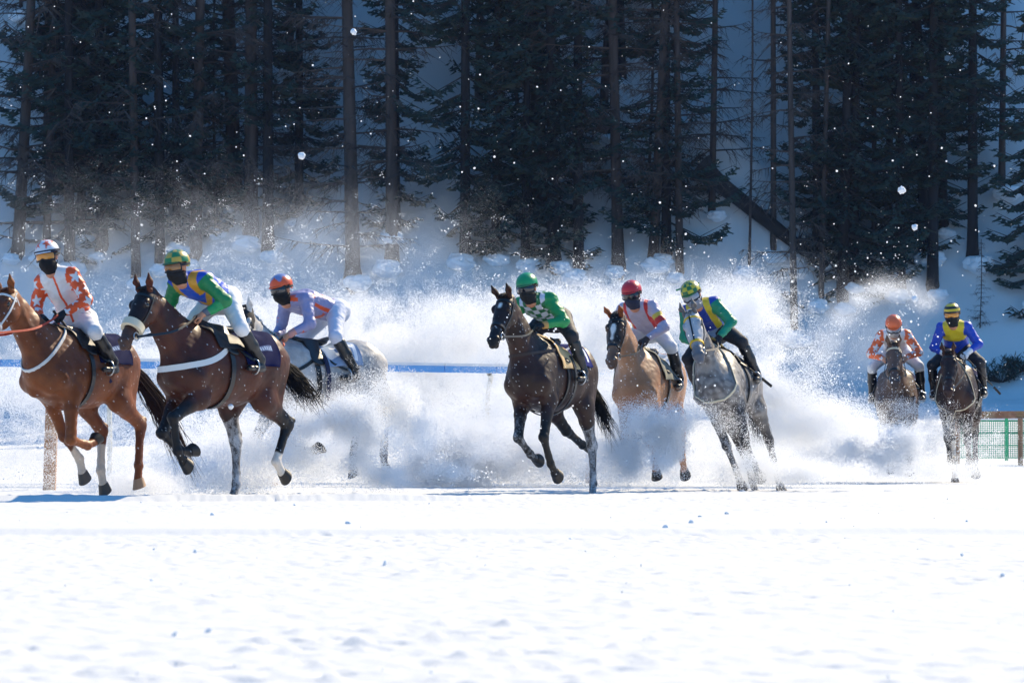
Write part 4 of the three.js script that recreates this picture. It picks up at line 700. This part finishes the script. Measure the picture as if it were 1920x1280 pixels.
  // ---- goggles
  if (Q.lens) {
    const at2 = (a, y, r) => V(Math.cos(a) * (0.098 + r) + 0.012 - Math.abs(a) * 0.004, y, Math.sin(a) * (0.078 + r)), y0 = 0.002, hh = 0.033, n = 22;
    const lensG = (() => { const pos = [], idx = []; for (let i = 0; i <= n; i++) { const a = lerp(-1.12, 1.12, i / n), dip = 0.012 * Math.exp(-a * a * 30); for (let k = 0; k <= 4; k++) { const y = lerp(-hh + dip, hh, k / 4), v = at2(a, y0 + y, 0.012 + 0.008 * (1 - (2 * k / 4 - 1) ** 2)); pos.push(v.x, v.y, v.z); } } for (let i = 0; i < n; i++) for (let k = 0; k < 4; k++) { const a = i * 5 + k; idx.push(a, a + 1, a + 5, a + 1, a + 6, a + 5); } const q = new THREE.BufferGeometry(); q.setAttribute('position', new THREE.Float32BufferAttribute(pos, 3)); q.setIndex(idx); q.computeVertexNormals(); return q; })();
    const rim = []; for (let i = 0; i <= 24; i++) rim.push(at2(lerp(-1.14, 1.14, i / 24), y0 + hh, 0.012)); for (let i = 0; i <= 24; i++) { const a = lerp(1.14, -1.14, i / 24); rim.push(at2(a, y0 - hh + 0.012 * Math.exp(-a * a * 30), 0.012)); }
    const gg = part(g, 'goggles', HB(new THREE.TubeGeometry(new THREE.CatmullRomCurve3(rim, true), 90, 0.0095, 6, true)), std(Q.goggleFrame || '#0d0d10', 0.55));
    part(gg, 'lens', HB(lensG), lensMats[Q.lens]);
    const sp = [], so2 = []; for (let i = 0; i <= 30; i++) { const a = lerp(1.1, 2 * PI - 1.1, i / 30); sp.push(V(Math.cos(a) * 0.124 - 0.004, y0 + 0.012, Math.sin(a) * 0.100)); so2.push(V(Math.cos(a), 0, Math.sin(a))); } part(gg, 'goggle_strap', HB(strap(sp, so2, 0.022, 0.004)), std(Q.goggleFrame || '#0d0d10', 0.6));
  }
  if (Q.mask) { const Mk = new Field(); Mk.ell(V(0.036, -0.060, 0), 0.082, 0.066, 0.071, V(1, 0, 0), U, 0.02); Mk.cap(V(0.09, -0.03, 0), V(0.112, -0.045, 0), 0.022, 0.024, 0.03); Mk.cap(V(0.0, -0.085, 0), V(-0.03, -0.12, 0), 0.064, 0.062, 0.04); Mk.disp = (x, y, z) => 0.003 * noise(x * 40, y * 60, z * 40); part(g, 'face_mask', HB(Mk.mesh(0.006)), std(Q.mask, 0.9)); }
  return { hands, wrists, headC, M, knees, feet, elbows };
}
// a whip held in the hand: tapering shaft, handle and flap
function whip(label, from, dir, len, colors = ['#0c0c0e', '#0c0c0e'], frame) {
  const t = thing('riding_whip', label, 'whip'); frame && (t.position.copy(frame.position), t.rotation.copy(frame.rotation));
  const d = dir.clone().normalize(), q = new THREE.Quaternion().setFromUnitVectors(V(0, 1, 0), d);
  const put = (geo, c) => { geo.applyQuaternion(q); geo.translate(c.x, c.y, c.z); return geo; };
  part(t, 'handle', put(new THREE.CylinderGeometry(0.012, 0.014, 0.18, 10), from), std(colors[0], 0.6));
  part(t, 'shaft', put(new THREE.CylinderGeometry(0.006, 0.010, len - 0.2, 8), from.clone().addScaledVector(d, 0.09 + (len - 0.2) / 2)), std(colors[1], 0.5));
  part(t, 'flap', put(new THREE.BoxGeometry(0.03, 0.16, 0.008, 1, 2, 1), from.clone().addScaledVector(d, len)), std(colors[1], 0.7));
  return t;
}
// ---------------------------------------------------------------- the eight horses and riders
const WHITE = [0.74, 0.75, 0.77], ORANGE = lin('#e8551a'), NAVY = lin('#101a4a');
const star = (u, v, r, rot = 0) => { const a = Math.atan2(v, u) + rot, d = Math.hypot(u, v), k = PI / 5, m = Math.abs(((a % (2 * k)) + 2 * k) % (2 * k) - k) / k; return d < r * lerp(0.42, 1, Math.pow(m, 1.5)); };
// two staggered rings of stars round each sleeve
const starSleeve = (w) => { const L = w.limb === 1 ? 0.285 : 0.25, r = w.limb === 1 ? 0.068 : 0.052, y = w.t * L / 0.135 + (w.limb === 1 ? 0.1 : 0.5), row = Math.floor(y), n = w.limb === 1 ? 3 : 2, q = (w.a / (2 * PI) * n + (row & 1) * 0.5 + 0.25 * w.s + 20) % 1 - 0.5; return star((y - row - 0.5) * 0.135, q * 2 * PI * r / n, 0.062, row); };
function numberCloth(base, mark, second) { // dark cloth with a pale, unreadably small printed mark on each side
  const c = document.createElement('canvas'); c.width = 256; c.height = 512; const q = c.getContext('2d'); q.fillStyle = base; q.fillRect(0, 0, 256, 512);
  const side = () => { q.fillStyle = mark; q.globalAlpha = 0.5; q.fillRect(-70, -12, 124, 28); q.globalAlpha = 0.8; for (let i = 0; i < 9; i++) q.fillRect(-66 + i * 13.5, -8 + (i * 7) % 5, 7, 18); q.globalAlpha = 1; if (second) { q.fillStyle = second; q.beginPath(); q.moveTo(-80, -60); q.lineTo(70, -30); q.lineTo(70, -48); q.lineTo(-80, -78); q.fill(); q.beginPath(); q.moveTo(40, 60); q.lineTo(75, -70); q.lineTo(92, -60); q.lineTo(60, 66); q.fill(); q.fillRect(-30, 28, 60, 14); } };
  q.save(); q.translate(100, 420); q.scale(-1, 1); side(); q.restore(); q.save(); q.translate(100, 92); q.scale(1, -1); side(); q.restore();
  const t = new THREE.CanvasTexture(c); t.colorSpace = THREE.SRGBColorSpace; return phys({ map: t, roughness: 0.9, specularIntensity: 0.2, side: THREE.DoubleSide });
}
const navyCloth = numberCloth('#0a1340', '#b9cbe0'), mixCloth = numberCloth('#16246a', '#dfe6f0', '#e6ebf4'), paleCloth = numberCloth('#8fa3c0', '#dfe6f0', '#eef1f6');
const beige = std('#c9a877', 0.8), greyPad = std('#8d8d80', 0.9), blackPad = std('#0b0c14', 0.6);

function pair(spec) {
  const h = thing('horse', spec.horse, 'horse', null), P = { hands: [0.50, 1.70, 0, 0.07], ...spec.P }, Q = spec.Q;
  Q.hands = P.hands; if (Q.feet) P.feet = Q.feet;
  const hi = buildHorse(h, P); place(h, ...spec.at);
  const r = thing('person', spec.rider, 'person', null), ri = buildJockey(r, Q); r.position.copy(h.position); r.rotation.copy(h.rotation);
  if (spec.whip) { const [side, dir, len, colors, label] = spec.whip; whip(label, ri.hands[side].clone().add(V(0, -0.02, 0)), V(...dir), len, colors, h); }
  return { h, r, hi, ri };
}
const feet = (x, y, z = 0.335) => [V(x, y, -z), V(x, y, z)];

pair({ // 1
  horse: 'bright chestnut horse with white bridle, the leftmost and nearest the left edge', rider: 'rider in white jacket with white stars on orange sleeves, on the chestnut horse',
  at: [172, 40, 64, 9, 2, 0.0],
  P: { seed: 1, coat: '#5a2c10', coat2: '#82471e', muzzle: '#5b3222', sock: '#c9b9a8', mane: '#5a2a14', tailColor: '#2e1710', neck: 44, neckYaw: -6, head: 44, headYaw: 0, RF: [-20, -45, -10], LF: [10, -82, -108], RH: [44, -42, 18, -5], LH: [16, -60, 14, 12], socks: { RH: 0.5, RF: 0.25 }, hoof: { LH: 'pale', RH: 'grey', RF: 'grey' }, tail: [-0.45, -1.0, -0.35], tailLen: 1.0, snowDust: 0.03, bridle: 'white', noseband: 'white', neckStrap: 'white', neckTilt: 0.1, rein: 'red', cloth: { mat: navyCloth, x0: -0.50, x1: 0.06, q: 1.45 }, pad: { mat: blackPad, x0: 0.05, x1: 0.42, q: 1.05, slant: 0.1 }, hands: [0.36, 1.70, 0, 0.09], earBack: 0.9 },
  Q: { seed: 2, hip: [-0.12, 1.70], lean: 28, curl: 20, headPitch: 8, headYaw: 8, feet: feet(-0.04, 1.15), elbowOut: 1.0, glove: '#0c0c10', mask: '#0a0a0d', lens: 'yellow', peak: '#dfe3ea', band: '#10142e',
    cap: (x, y, z, a, e) => { const m = ((a / (2 * PI / 6)) % 1 + 1) % 1 - 0.5; return star(m * 0.13, (e - 0.75) * 0.11, 0.055) || e > 1.25 ? ORANGE : WHITE; },
    jacket: (w) => { if (w.limb) return starSleeve(w) ? WHITE : ORANGE; return Math.abs(w.u + 0.02) < 0.012 && w.w > 0 || Math.abs(Math.abs(w.u) - 0.155) < 0.012 ? ORANGE : WHITE; },
    breeches: (x, y, z) => (Math.abs(y - 1.735 - 0.02 * noise(x * 20, 0, 0)) < 0.010 && x > -0.10 && x < 0.14 && (Math.floor(x * 45) & 1)) ? [0.12, 0.16, 0.2] : WHITE },
  whip: [0, [-0.55, -0.75, -0.25], 0.72, ['#0c0c12', '#121a4a'], 'dark blue riding whip held by the rider in white and orange'],
});
pair({ // 2
  horse: 'dark bay horse with pale sheepskin noseband, second from the left', rider: 'rider in blue and gold with green sleeves, chequered cap, on the sheepskin-noseband bay',
  at: [425, 39.5, 57, 5, 2, 0.0],
  P: { seed: 2, coat: '#32150a', coat2: '#522512', points: '#0e0a0b', muzzle: '#4a3328', faceDark: '#1c0f0b', mane: '#0d0909', neck: 42, neckYaw: -6, head: 52, headYaw: 6, RF: [44, -58, -90], LF: [64, -10, -42], RH: [40, -14, 6, 28], LH: [14, -62, 28, -40], frost: { RH: 0.55 }, socks: { LH: 0.06 }, pointsTop: 0.55, tail: [-0.45, -1.0, -0.6], tailSpread: 0.5, tailLen: 0.42, snowDust: 0.05, noseband: 'cream', noseWidth: 0.075, noseThick: 0.03, breast: 'white', breastY: 1.17, breastWidth: 0.055, cloth: { mat: navyCloth, x0: -0.52, x1: 0.0, q: 1.5 }, pad: { mat: blackPad, x0: 0.02, x1: 0.46, q: 1.05, slant: 0.1 }, hands: [0.44, 1.66, 0, 0.10], earBack: 1.2, forelock: 0.6 },
  Q: { seed: 3, hip: [-0.06, 1.87], lean: 70, curl: 12, headPitch: 10, headYaw: -2, feet: feet(-0.10, 1.17), elbowOut: 0.9, elbowDrop: -0.8, mask: '#101013', lens: 'amber', peak: '#1a5a35',
    cap: (x, y, z, a, e) => ((Math.floor(a / (PI / 4) + 0.5) + Math.floor(e / 0.52 + 0.2)) & 1) ? lin('#c2a13a') : lin('#1d7a43'),
    jacket: (w) => { if (w.limb === 1) return w.t < -0.05 ? lin('#1446b8') : lin('#0c7a44'); if (w.limb === 2) return w.t > 0.86 ? lin('#5b6474') : lin('#0f9256'); const q = Math.abs(Math.abs(w.u) - 0.20 * clamp((w.v - 0.16) / 0.3, 0, 1)); return w.w > -0.01 && q < 0.032 && w.v > 0.12 || (w.v > 0.40 && Math.abs(Math.abs(w.u) - 0.11) < 0.04) ? lin('#c8932b') : lin('#1650c8'); } },
});
pair({ // 3
  horse: 'grey horse with black hood half hidden in flying snow, third from the left', rider: 'rider in lilac jacket with orange trim and orange and lilac cap, on the hooded grey',
  at: [612, 44.2, 42, 6, -2, 0.0],
  P: { seed: 3, coat: '#9d9a98', coat2: '#c4c1be', points: '#6b6767', pointsTop: 0.85, muzzle: '#55504f', dapple: 0.35, mane: '#d5d2cd', tailColor: '#8f8b87', tail: [-0.3, -1, 0.3], tailLen: 0.5, neck: 42, neckYaw: 22, head: 44, headYaw: 10, RF: [45, -50, -80], LF: [25, -70, -95], RH: [42, -58, 18, 10], LH: [22, -68, 10, 0], hood: '#0c0d16', earColor: '#c9c8c8', earBack: 0.3, breast: 'black', breastY: 1.2, overgirth: 'navy', cloth: { mat: paleCloth, x0: -0.40, x1: 0.05, q: 1.3 }, hands: [0.46, 1.62, 0, 0.09], snowDust: 0.12 },
  Q: { seed: 4, hip: [-0.30, 1.90], lean: 73, curl: 10, headPitch: 12, headYaw: 14, feet: feet(-0.18, 1.15), elbowOut: 0.9, elbowDrop: -0.9, mask: '#0a0a0c', lens: 'dark', peak: '#e85a1c',
    cap: (x, y, z, a, e) => { const k = ((a / (2 * PI / 5) + 0.5) % 1 + 1) % 1 - 0.5; return e > 0.35 + 0.75 * (0.5 - Math.abs(k)) * 1.5 ? lin('#7f8bb8') : lin('#e8591c'); },
    jacket: (w) => { const s = star(((w.p.x * 5.2 + 20) % 1 - 0.5) * 0.19, ((w.p.y * 5 + 20.3) % 1 - 0.5) * 0.2, 0.04) ; if (w.limb === 2 && w.t > 0.75) return lin('#c88e86'); if (!w.limb && Math.abs(w.w - 0.06) < 0.018 && w.v > 0.1) return lin('#e0551f'); return s ? lin('#d2614a') : lin('#8d8fb8'); },
    breeches: (x, y, z) => lin('#c9cfe0') },
  whip: [0, [0.5, -0.16, -0.6], 0.5, ['#e8591c', '#e8591c'], 'orange riding whip pointed forward by the rider in lilac'],
});
pair({ // 4
  horse: 'dark bay horse with small white star and tan saddle pad in the centre', rider: 'rider in green and white check with plain green cap on the centre horse',
  at: [1051, 44, 67, 7, 3, 0.0],
  P: { seed: 4, coat: '#21110c', coat2: '#371e14', points: '#15110f', muzzle: '#191312', mane: '#0e0b0a', neck: 52, neckYaw: -4, head: 50, headYaw: 0, star: true, RF: [34, -58, -70], LF: [26, -28, -48], LH: [10, -26, 4, 24], RH: [34, -55, -70, -80], frost: { LH: 0.5, RF: 0.2 }, snowDust: 0.12, tail: [-0.25, -1.0, -0.3], tailLen: 0.6, neckStrap: 'brown', neckTilt: 0.6, cloth: { mat: mixCloth, x0: -0.45, x1: 0.05, q: 1.25 }, pad: { mat: beige, x0: 0.04, x1: 0.40, q: 1.42, slant: 0.06 }, overgirth: 'black', hands: [0.44, 1.70, 0, 0.09], earBack: 0.0 },
  Q: { seed: 5, hip: [-0.27, 1.85], lean: 68, curl: 14, headPitch: 14, headYaw: 2, feet: feet(-0.05, 1.13), elbowOut: 1.0, glove: '#101013', mask: '#101418', lens: 'dark', peak: '#20704a',
    cap: () => lin('#0d9455'), jacket: (w) => { if (w.limb === 2 && w.t > 0.85) return lin('#b08a4c'); if (w.limb) return lin('#0b8a4c'); return ((Math.floor(w.u / 0.065 + 40.5) + Math.floor(w.v / 0.07 + 40)) & 1) ? lin('#0a6a3e') : lin('#c8d2e2'); }, breeches: () => [0.012, 0.013, 0.02] },
});
pair({ // 5
  horse: 'light chestnut horse with dark forelock and white star, deep in flying snow', rider: 'rider with red cap and pale jacket with red and yellow bands',
  at: [1232, 47.5, 73, 5, 1, -0.04],
  P: { seed: 5, coat: '#94694d', coat2: '#b58b6c', muzzle: '#5a4438', faceDark: '#1a1413', blaze: false, star: true, starLen: 0.16, mane: '#161110', neck: 50, neckYaw: -6, head: 58, headYaw: 2, RF: [42, -82, -110], LF: [30, -70, -100], RH: [42, -60, 20, 0], LH: [20, -70, 10, -20], snowDust: 0.22, forelock: 1.4, earColor: '#8a4a22', earBack: -0.1, cloth: { mat: paleCloth, x0: -0.40, x1: 0.05, q: 1.3 }, pad: { mat: greyPad, x0: 0.02, x1: 0.42, q: 1.45, slant: 0.05 }, hands: [0.42, 1.68, 0, 0.10] },
  Q: { seed: 6, hip: [-0.24, 1.85], lean: 56, curl: 18, headPitch: 14, headYaw: -4, feet: feet(-0.05, 1.15), elbowOut: 1.6, elbowDrop: -0.2, mask: '#2a2f45', lens: 'dark', peak: '#c11520', glove: '#4a3a34',
    cap: (x, y) => lin('#d11a24'), jacket: (w) => { const b = (w.limb === 1 && w.t > 0.55 && w.t < 0.8) || (!w.limb && Math.abs(Math.abs(w.u) - 0.12) < 0.02), y = (w.limb === 1 && w.t > 0.38 && w.t < 0.56) || (!w.limb && Math.abs(Math.abs(w.u) - 0.155) < 0.018); return b ? lin('#d0302c') : y ? lin('#dcc24a') : lin('#b9b3c9'); } },
});
pair({ // 6
  horse: 'dappled grey horse with yellow browband and noseband, leaning into the turn', rider: 'rider with green sleeves, yellow yoke and ribboned chequered cap on the dappled grey',
  at: [1420, 46.5, 75, 17, 2, 0.0],
  P: { seed: 6, coat: '#55504f', coat2: '#8f8b88', points: '#3a3636', pointsTop: 0.2, muzzle: '#6a6a70', faceDark: '#b5b6ba', dapple: 0.8, mane: '#8d8a86', tailColor: '#2c2827', neck: 50, neckYaw: 6, head: 56, headYaw: -2, headRoll: 4, RF: [-6, -16, -6], LF: [10, -24, -46], LH: [12, -38, 4, 8], RH: [30, -30, 0, 10], frost: { RF: 0.25 }, snowDust: 0.12, bridle: 'black', noseband: 'yellow', browband: 'yellow', grackle: false, faceStrap: true, neckStrap: 'cream', neckTilt: -0.5, earColor: '#6b6867', earBack: 3, cloth: { mat: numberCloth('#cfd4dc', '#9aa3b2', '#f2f3f5'), x0: -0.48, x1: -0.02, q: 1.0 }, pad: { mat: blackPad, x0: -0.02, x1: 0.30, q: 1.0 }, hands: [0.40, 1.66, -0.03, 0.09] },
  Q: { seed: 7, hip: [-0.24, 1.85], lean: 54, curl: 18, headPitch: 22, headYaw: -6, feet: feet(-0.05, 1.15), elbowOut: 1.2, elbowDrop: -0.5, mask: '#8a8d98', lens: 'clear', goggleFrame: '#26262c', peak: '#2f6e3c', glove: '#16161a', bow: '#1d8a5c',
    cap: (x, y, z, a, e) => ((Math.floor(a / (PI / 6)) + Math.floor(e / 0.38)) & 1) ? lin('#c9b81f') : lin('#1a6b3a'),
    jacket: (w) => { if (w.limb === 1) return w.t < 0.0 ? lin('#1c3fa8') : lin('#0e8562'); if (w.limb === 2) return lin('#0f8a68'); if (Math.abs(Math.abs(w.u) - 0.10) < 0.035 && w.v > 0.14 && w.w > -0.06) return lin('#c9b52a'); return w.v < 0.16 && w.w > 0 ? lin('#7d9fd0') : lin('#1b3a9a'); }, breeches: (x, y, z) => (y > 1.86 ? lin('#c4162a') : [0.012, 0.013, 0.02]) },
  whip: [0, [-0.62, -0.62, -0.35], 0.80, ['#8a7436', '#17140f'], 'black and tan riding whip slanting across the flank of the dappled grey'],
});
pair({ // 7
  horse: 'dusty brown horse seen head-on behind a wall of flying snow, second from the right', rider: 'rider in plain orange cap and orange and white jacket, second from the right',
  at: [1688, 57.5, 84, 2, -1, -0.05],
  P: { seed: 7, coat: '#4b3a33', coat2: '#6a5448', points: '#3b302c', muzzle: '#4a3d38', mane: '#2c2421', neck: 44, neckYaw: 0, head: 56, RF: [46, -66, -100], LF: [34, -58, -90], RH: [40, -60, 20, 0], LH: [25, -65, 10, 0], snowDust: 0.22, cloth: { mat: navyCloth }, hands: [0.44, 1.70, 0, 0.10], browband: 'cream' },
  Q: { seed: 8, hip: [-0.24, 1.84], lean: 60, curl: 18, headPitch: 30, headYaw: 0, feet: feet(-0.05, 1.15), elbowOut: 1.3, elbowDrop: -0.35, mask: '#b0a8a4', lens: 'clear', peak: '#e4652c', jcell: 0.009,
    cap: () => lin('#ea6a30'), jacket: (w) => (w.limb ? (starSleeve(w) ? WHITE : lin('#e86a35')) : WHITE) },
});
pair({ // 8
  horse: 'dark bay horse galloping head-on, the rightmost', rider: 'rider in blue jacket with yellow collar and striped cap on the rightmost horse',
  at: [1806, 57, 80, 3, 2, 0.0],
  P: { seed: 8, coat: '#20110d', coat2: '#3b2016', points: '#0e0b0b', muzzle: '#3a221a', mane: '#0b0909', neck: 24, neckYaw: -2, head: 60, RF: [36, -40, -72], LF: [14, -36, -66], RH: [42, -20, 4, 28], LH: [20, -60, 8, 0], socks: { RH: 0.9 }, hoof: { RH: 'grey' }, neckStrap: 'cream', neckTilt: -0.3, snowDust: 0.05, cloth: { mat: navyCloth }, hands: [0.40, 1.68, -0.03, 0.11], earBack: 1.3 },
  Q: { seed: 9, hip: [-0.22, 1.80], lean: 48, curl: 20, headPitch: 10, headYaw: -2, feet: feet(-0.05, 1.15), elbowOut: 1.2, elbowDrop: -0.5, mask: '#0b0b0e', lens: 'yellow', peak: '#15151a', glove: '#d4d6da', jcell: 0.009,
    cap: (x, y, z, a, e) => (Math.floor((y + 0.02) / 0.03 + 20) & 1) ? lin('#d8bc22') : lin('#14130f'), jacket: (w) => (!w.limb && w.v > 0.30 && w.w > -0.12 && w.v - Math.abs(w.u) * 0.8 > 0.20 ? lin('#d2c024') : w.limb === 2 && w.t > 0.8 ? WHITE : lin('#1440b4')), breeches: () => [0.014, 0.015, 0.022] },
  whip: [0, [-0.62, -0.55, -0.45], 0.78, ['#1a1512', '#17120f'], 'black riding whip held out behind by the rider in blue'],
});
// ---------------------------------------------------------------- snow thrown up by the hooves: millions of loose grains, in puffs of many grains each
const grainMat = phys({ color: new THREE.Color(0.985, 0.987, 0.99), roughness: 1, transmission: 0.8, thickness: 0, specularIntensity: 0 });
const puff = (seed, n, size, sharp) => {
  const r = rng(seed), p = [], gauss = () => { let s = 0; for (let i = 0; i < 4; i++) s += r(); return (s - 2) * 1.0; };
  for (let i = 0; i < n; i++) {
    const c = V(gauss(), gauss(), gauss()).multiplyScalar(sharp), e = size * (0.55 + 0.9 * r() * r()), q = [];
    for (const [x, y, z] of [[1, 1, 1], [1, -1, -1], [-1, 1, -1], [-1, -1, 1]]) q.push(c.clone().add(V(x + r() - 0.5, y + r() - 0.5, z + r() - 0.5).multiplyScalar(e * 0.62)));
    for (const [a, b, d] of [[0, 1, 2], [0, 3, 1], [0, 2, 3], [1, 3, 2]]) for (const v of [q[a], q[b], q[d]]) p.push(v.x, v.y, v.z);
  }
  const g = new THREE.BufferGeometry(); g.setAttribute('position', new THREE.Float32BufferAttribute(p, 3)); g.computeVertexNormals(); return g;
};
const puffFine = puff(501, 24, 0.0042, 0.055), puffCoarse = puff(502, 7, 0.008, 0.05);
const puffHaze = puff(503, 250, 0.00085, 0.13), DENS = 3.0;
function spray(label, lobes, seed, fine = puffFine) {
  const r = rng(seed), mats = [], gauss = () => { let s = 0; for (let i = 0; i < 5; i++) s += r(); return (s - 2.5) * 1.05; };
  for (const [px, py, d, sx, sy, sz, n, break_ = 0.5] of lobes) {
    const c = at(px, py, d); let made = 0;
    for (let k = 0; k < n * 24 && made < n * DENS; k++) {
      const p = V(c.x + gauss() * sx, c.y + gauss() * sy, c.z + gauss() * sz); if (p.y < 0.02) p.y = Math.abs(p.y) * 0.5 + 0.02;
      const w = 0.5 + 0.8 * noise(p.x * 0.9 + seed, p.y * 1.2, p.z * 0.9) + 0.55 * noise(p.x * 2.3, p.y * 2.6 + seed, p.z * 2.3) + 0.3 * noise(p.x * 5.5, p.y * 6, p.z * 5.5); if (w < break_ * (0.6 + 0.8 * r())) continue;
      mats.push(new THREE.Matrix4().compose(p, new THREE.Quaternion().setFromEuler(new THREE.Euler(r() * 6.28, r() * 6.28, r() * 6.28)), V(1, 0.75 + r() * 0.4, 1).multiplyScalar(0.7 + 0.6 * r()))); made++;
    }
  }
  const cut = Math.floor(mats.length * 0.93);
  const g = thing('snow_spray', label, 'snow spray'); g.userData.kind = 'stuff';
  for (const [name, geo, list] of [['fine_grains', fine, mats.filter((_, i) => i % 30)], ['coarse_grains', puffCoarse, mats.filter((_, i) => !(i % 30))]]) {
    const m = new THREE.InstancedMesh(geo, grainMat, list.length); list.forEach((q, i) => m.setMatrixAt(i, q)); m.name = name; m.userData.kind = 'stuff'; m.castShadow = m.receiveShadow = true; g.add(m);
  }
}
spray('white snow spray billowing behind the three left horses', [
  [620, 850, 50.5, 1.8, 0.26, 0.5, 3000], [800, 830, 51, 1.3, 0.36, 0.5, 3200], [890, 860, 50.5, 1.2, 0.26, 0.5, 2000], [430, 880, 43, 0.9, 0.16, 0.5, 1400], [270, 905, 41.5, 0.5, 0.09, 0.4, 450],
  [720, 740, 57, 1.2, 0.55, 0.8, 3600], [870, 690, 57, 1.1, 0.55, 0.8, 3800], [700, 620, 57, 1.3, 0.40, 0.8, 2900], [540, 600, 57, 1.4, 0.38, 0.8, 1500], [60, 740, 51.5, 1.5, 0.40, 0.5, 1800], [260, 680, 52.5, 1.2, 0.35, 0.5, 900], [400, 760, 46.5, 0.8, 0.5, 0.5, 900],
  [560, 840, 42.3, 0.7, 0.20, 0.25, 1000], [670, 810, 42.4, 0.55, 0.26, 0.2, 1500], [735, 770, 42.8, 0.25, 0.3, 0.2, 600], [755, 890, 42.6, 0.4, 0.07, 0.2, 300], [90, 800, 47, 1.2, 0.5, 0.5, 700]], 11);
spray('white snow spray billowing round the three middle horses', [
  [1150, 860, 51.5, 1.7, 0.24, 0.6, 3000], [1000, 800, 52, 0.9, 0.42, 0.6, 2300], [1220, 780, 52, 0.8, 0.35, 0.5, 1600], [1215, 820, 45.6, 0.6, 0.22, 0.12, 1300], [1310, 870, 45.6, 0.6, 0.12, 0.2, 600], [1265, 860, 45.8, 0.45, 0.16, 0.15, 700],
  [1080, 660, 55, 1.3, 0.48, 0.7, 3200], [980, 610, 56, 1.1, 0.38, 0.8, 2100], [1250, 600, 55, 1.1, 0.36, 0.7, 1700], [1400, 640, 51.5, 0.42, 0.45, 0.4, 1300], [1455, 720, 51, 0.45, 0.42, 0.4, 1500], [1535, 800, 51, 0.55, 0.24, 0.4, 1500], [1470, 890, 46.0, 0.9, 0.09, 0.3, 700]], 12);
spray('snow spray in front of and above the two right-hand horses', [
  [1610, 810, 56, 0.8, 0.26, 0.5, 2300], [1660, 835, 54.8, 0.85, 0.19, 0.2, 1600],  [1780, 880, 55, 0.9, 0.08, 0.4, 500]], 13);
spray('thin haze of drifting snow before the left-hand forest', [[300, 470, 56, 2.6, 0.6, 1.2, 1500, 0.2], [620, 470, 56, 1.6, 0.5, 1.2, 1100, 0.2], [1250, 530, 57, 1.6, 0.30, 1.2, 500, 0.2], [100, 620, 55, 2.0, 0.7, 1, 1200, 0.2]], 14, puffHaze);
spray('thin grey arch of snow spray over the orange-capped rider at right', [[1550, 640, 60.5, 0.16, 0.16, 0.3, 140, 0.2], [1580, 595, 60.5, 0.15, 0.12, 0.3, 140, 0.2], [1615, 560, 60.5, 0.15, 0.09, 0.3, 140, 0.2], [1655, 540, 60.5, 0.17, 0.08, 0.3, 151, 0.2], [1700, 545, 60.5, 0.17, 0.08, 0.3, 129, 0.2], [1735, 565, 60.5, 0.15, 0.09, 0.3, 86, 0.2], [1640, 640, 60.8, 0.6, 0.45, 0.4, 420, 0.2]], 15, puffHaze);
{ // single flakes and crumbs flung through the air
  const r = rng(90), N = 3200, geo = new THREE.IcosahedronGeometry(1, 0), m = new THREE.InstancedMesh(geo, grainMat, N), q = new THREE.Matrix4();
  for (let i = 0; i < N; i++) {
    const d = 41 + 18 * r(), near = r() < 0.6, px = near ? 860 + 900 * r() : 1920 * r(), hi = r(), p = V((px - 960) / FOCAL * d, near ? 0.1 + 2.6 * Math.pow(r(), 0.8) : 0.1 + 5.4 * Math.pow(hi, 1.5), -d), s = 0.003 + 0.010 * Math.pow(r(), 5);
    q.compose(p, new THREE.Quaternion().setFromEuler(new THREE.Euler(r() * 6, r() * 6, r() * 6)), V(s, s * (0.7 + r() * 0.6), s)); m.setMatrixAt(i, q);
  }
  m.name = 'snow_flecks'; m.castShadow = true; tag(m, 'tiny white snow crumbs scattered through the air', 'snow flecks', null, 'stuff'); scene.add(m);
}
for (const [px, py, d, s, label] of [[565, 291, 46, 0.040, 'snow clod in the air above the orange and lilac cap'], [1692, 356, 52, 0.048, 'round snow clod high above the orange-capped rider at right, upper of two'], [1716, 426, 52, 0.036, 'round snow clod above the orange-capped rider at right, lower of two'], [662, 58, 45, 0.034, 'snow clod in front of the tall reddish larch near the top'], [1716, 560, 55, 0.042, 'snow clod just above the gap between the two right-hand riders'], [432, 762, 39.3, 0.026, 'snow lump at the belly of the bay with the sheepskin noseband']]) {
  const g = new THREE.IcosahedronGeometry(s, 2), a = g.attributes.position; for (let i = 0; i < a.count; i++) { const k = 1 + 0.45 * noise(a.getX(i) * 40 + px, a.getY(i) * 40, a.getZ(i) * 40); a.setXYZ(i, a.getX(i) * k, a.getY(i) * k, a.getZ(i) * k); } g.computeVertexNormals();
  const m = part(scene, numbered('snow_clod'), g, crumbMat); m.position.copy(at(px, py, d)); tag(m, label, 'snow clod', 'snow clods in the air');
}
{ // crumbs of snow lying on the track
  const r = rng(95), N = 160, m = new THREE.InstancedMesh(new THREE.IcosahedronGeometry(1, 1), crumbMat, N), q = new THREE.Matrix4();
  for (let i = 0; i < N; i++) { const d = 8 + 34 * Math.pow(r(), 1.3), x = (r() - 0.5) * 0.30 * d, s = 0.002 + 0.011 * Math.pow(r(), 6) * (0.4 + d / 40), z = -d; q.compose(V(x, slope(x, d) + groundDetail(x, z) + s * 0.3, z), new THREE.Quaternion().setFromEuler(new THREE.Euler(r() * 6, r() * 6, r() * 6)), V(s * (0.8 + r()), s * (0.6 + r() * 0.5), s * (0.8 + r()))); m.setMatrixAt(i, q); }
  m.name = 'snow_crumbs'; m.castShadow = m.receiveShadow = true; tag(m, 'loose crumbs of snow lying on the track', 'snow crumbs', null, 'stuff'); scene.add(m);
}
// ---------------------------------------------------------------- cold, faintly hazy air
scene.fog = new THREE.FogExp2(0xa6c4ff, 0.0002);
renderer.render(scene, camera);
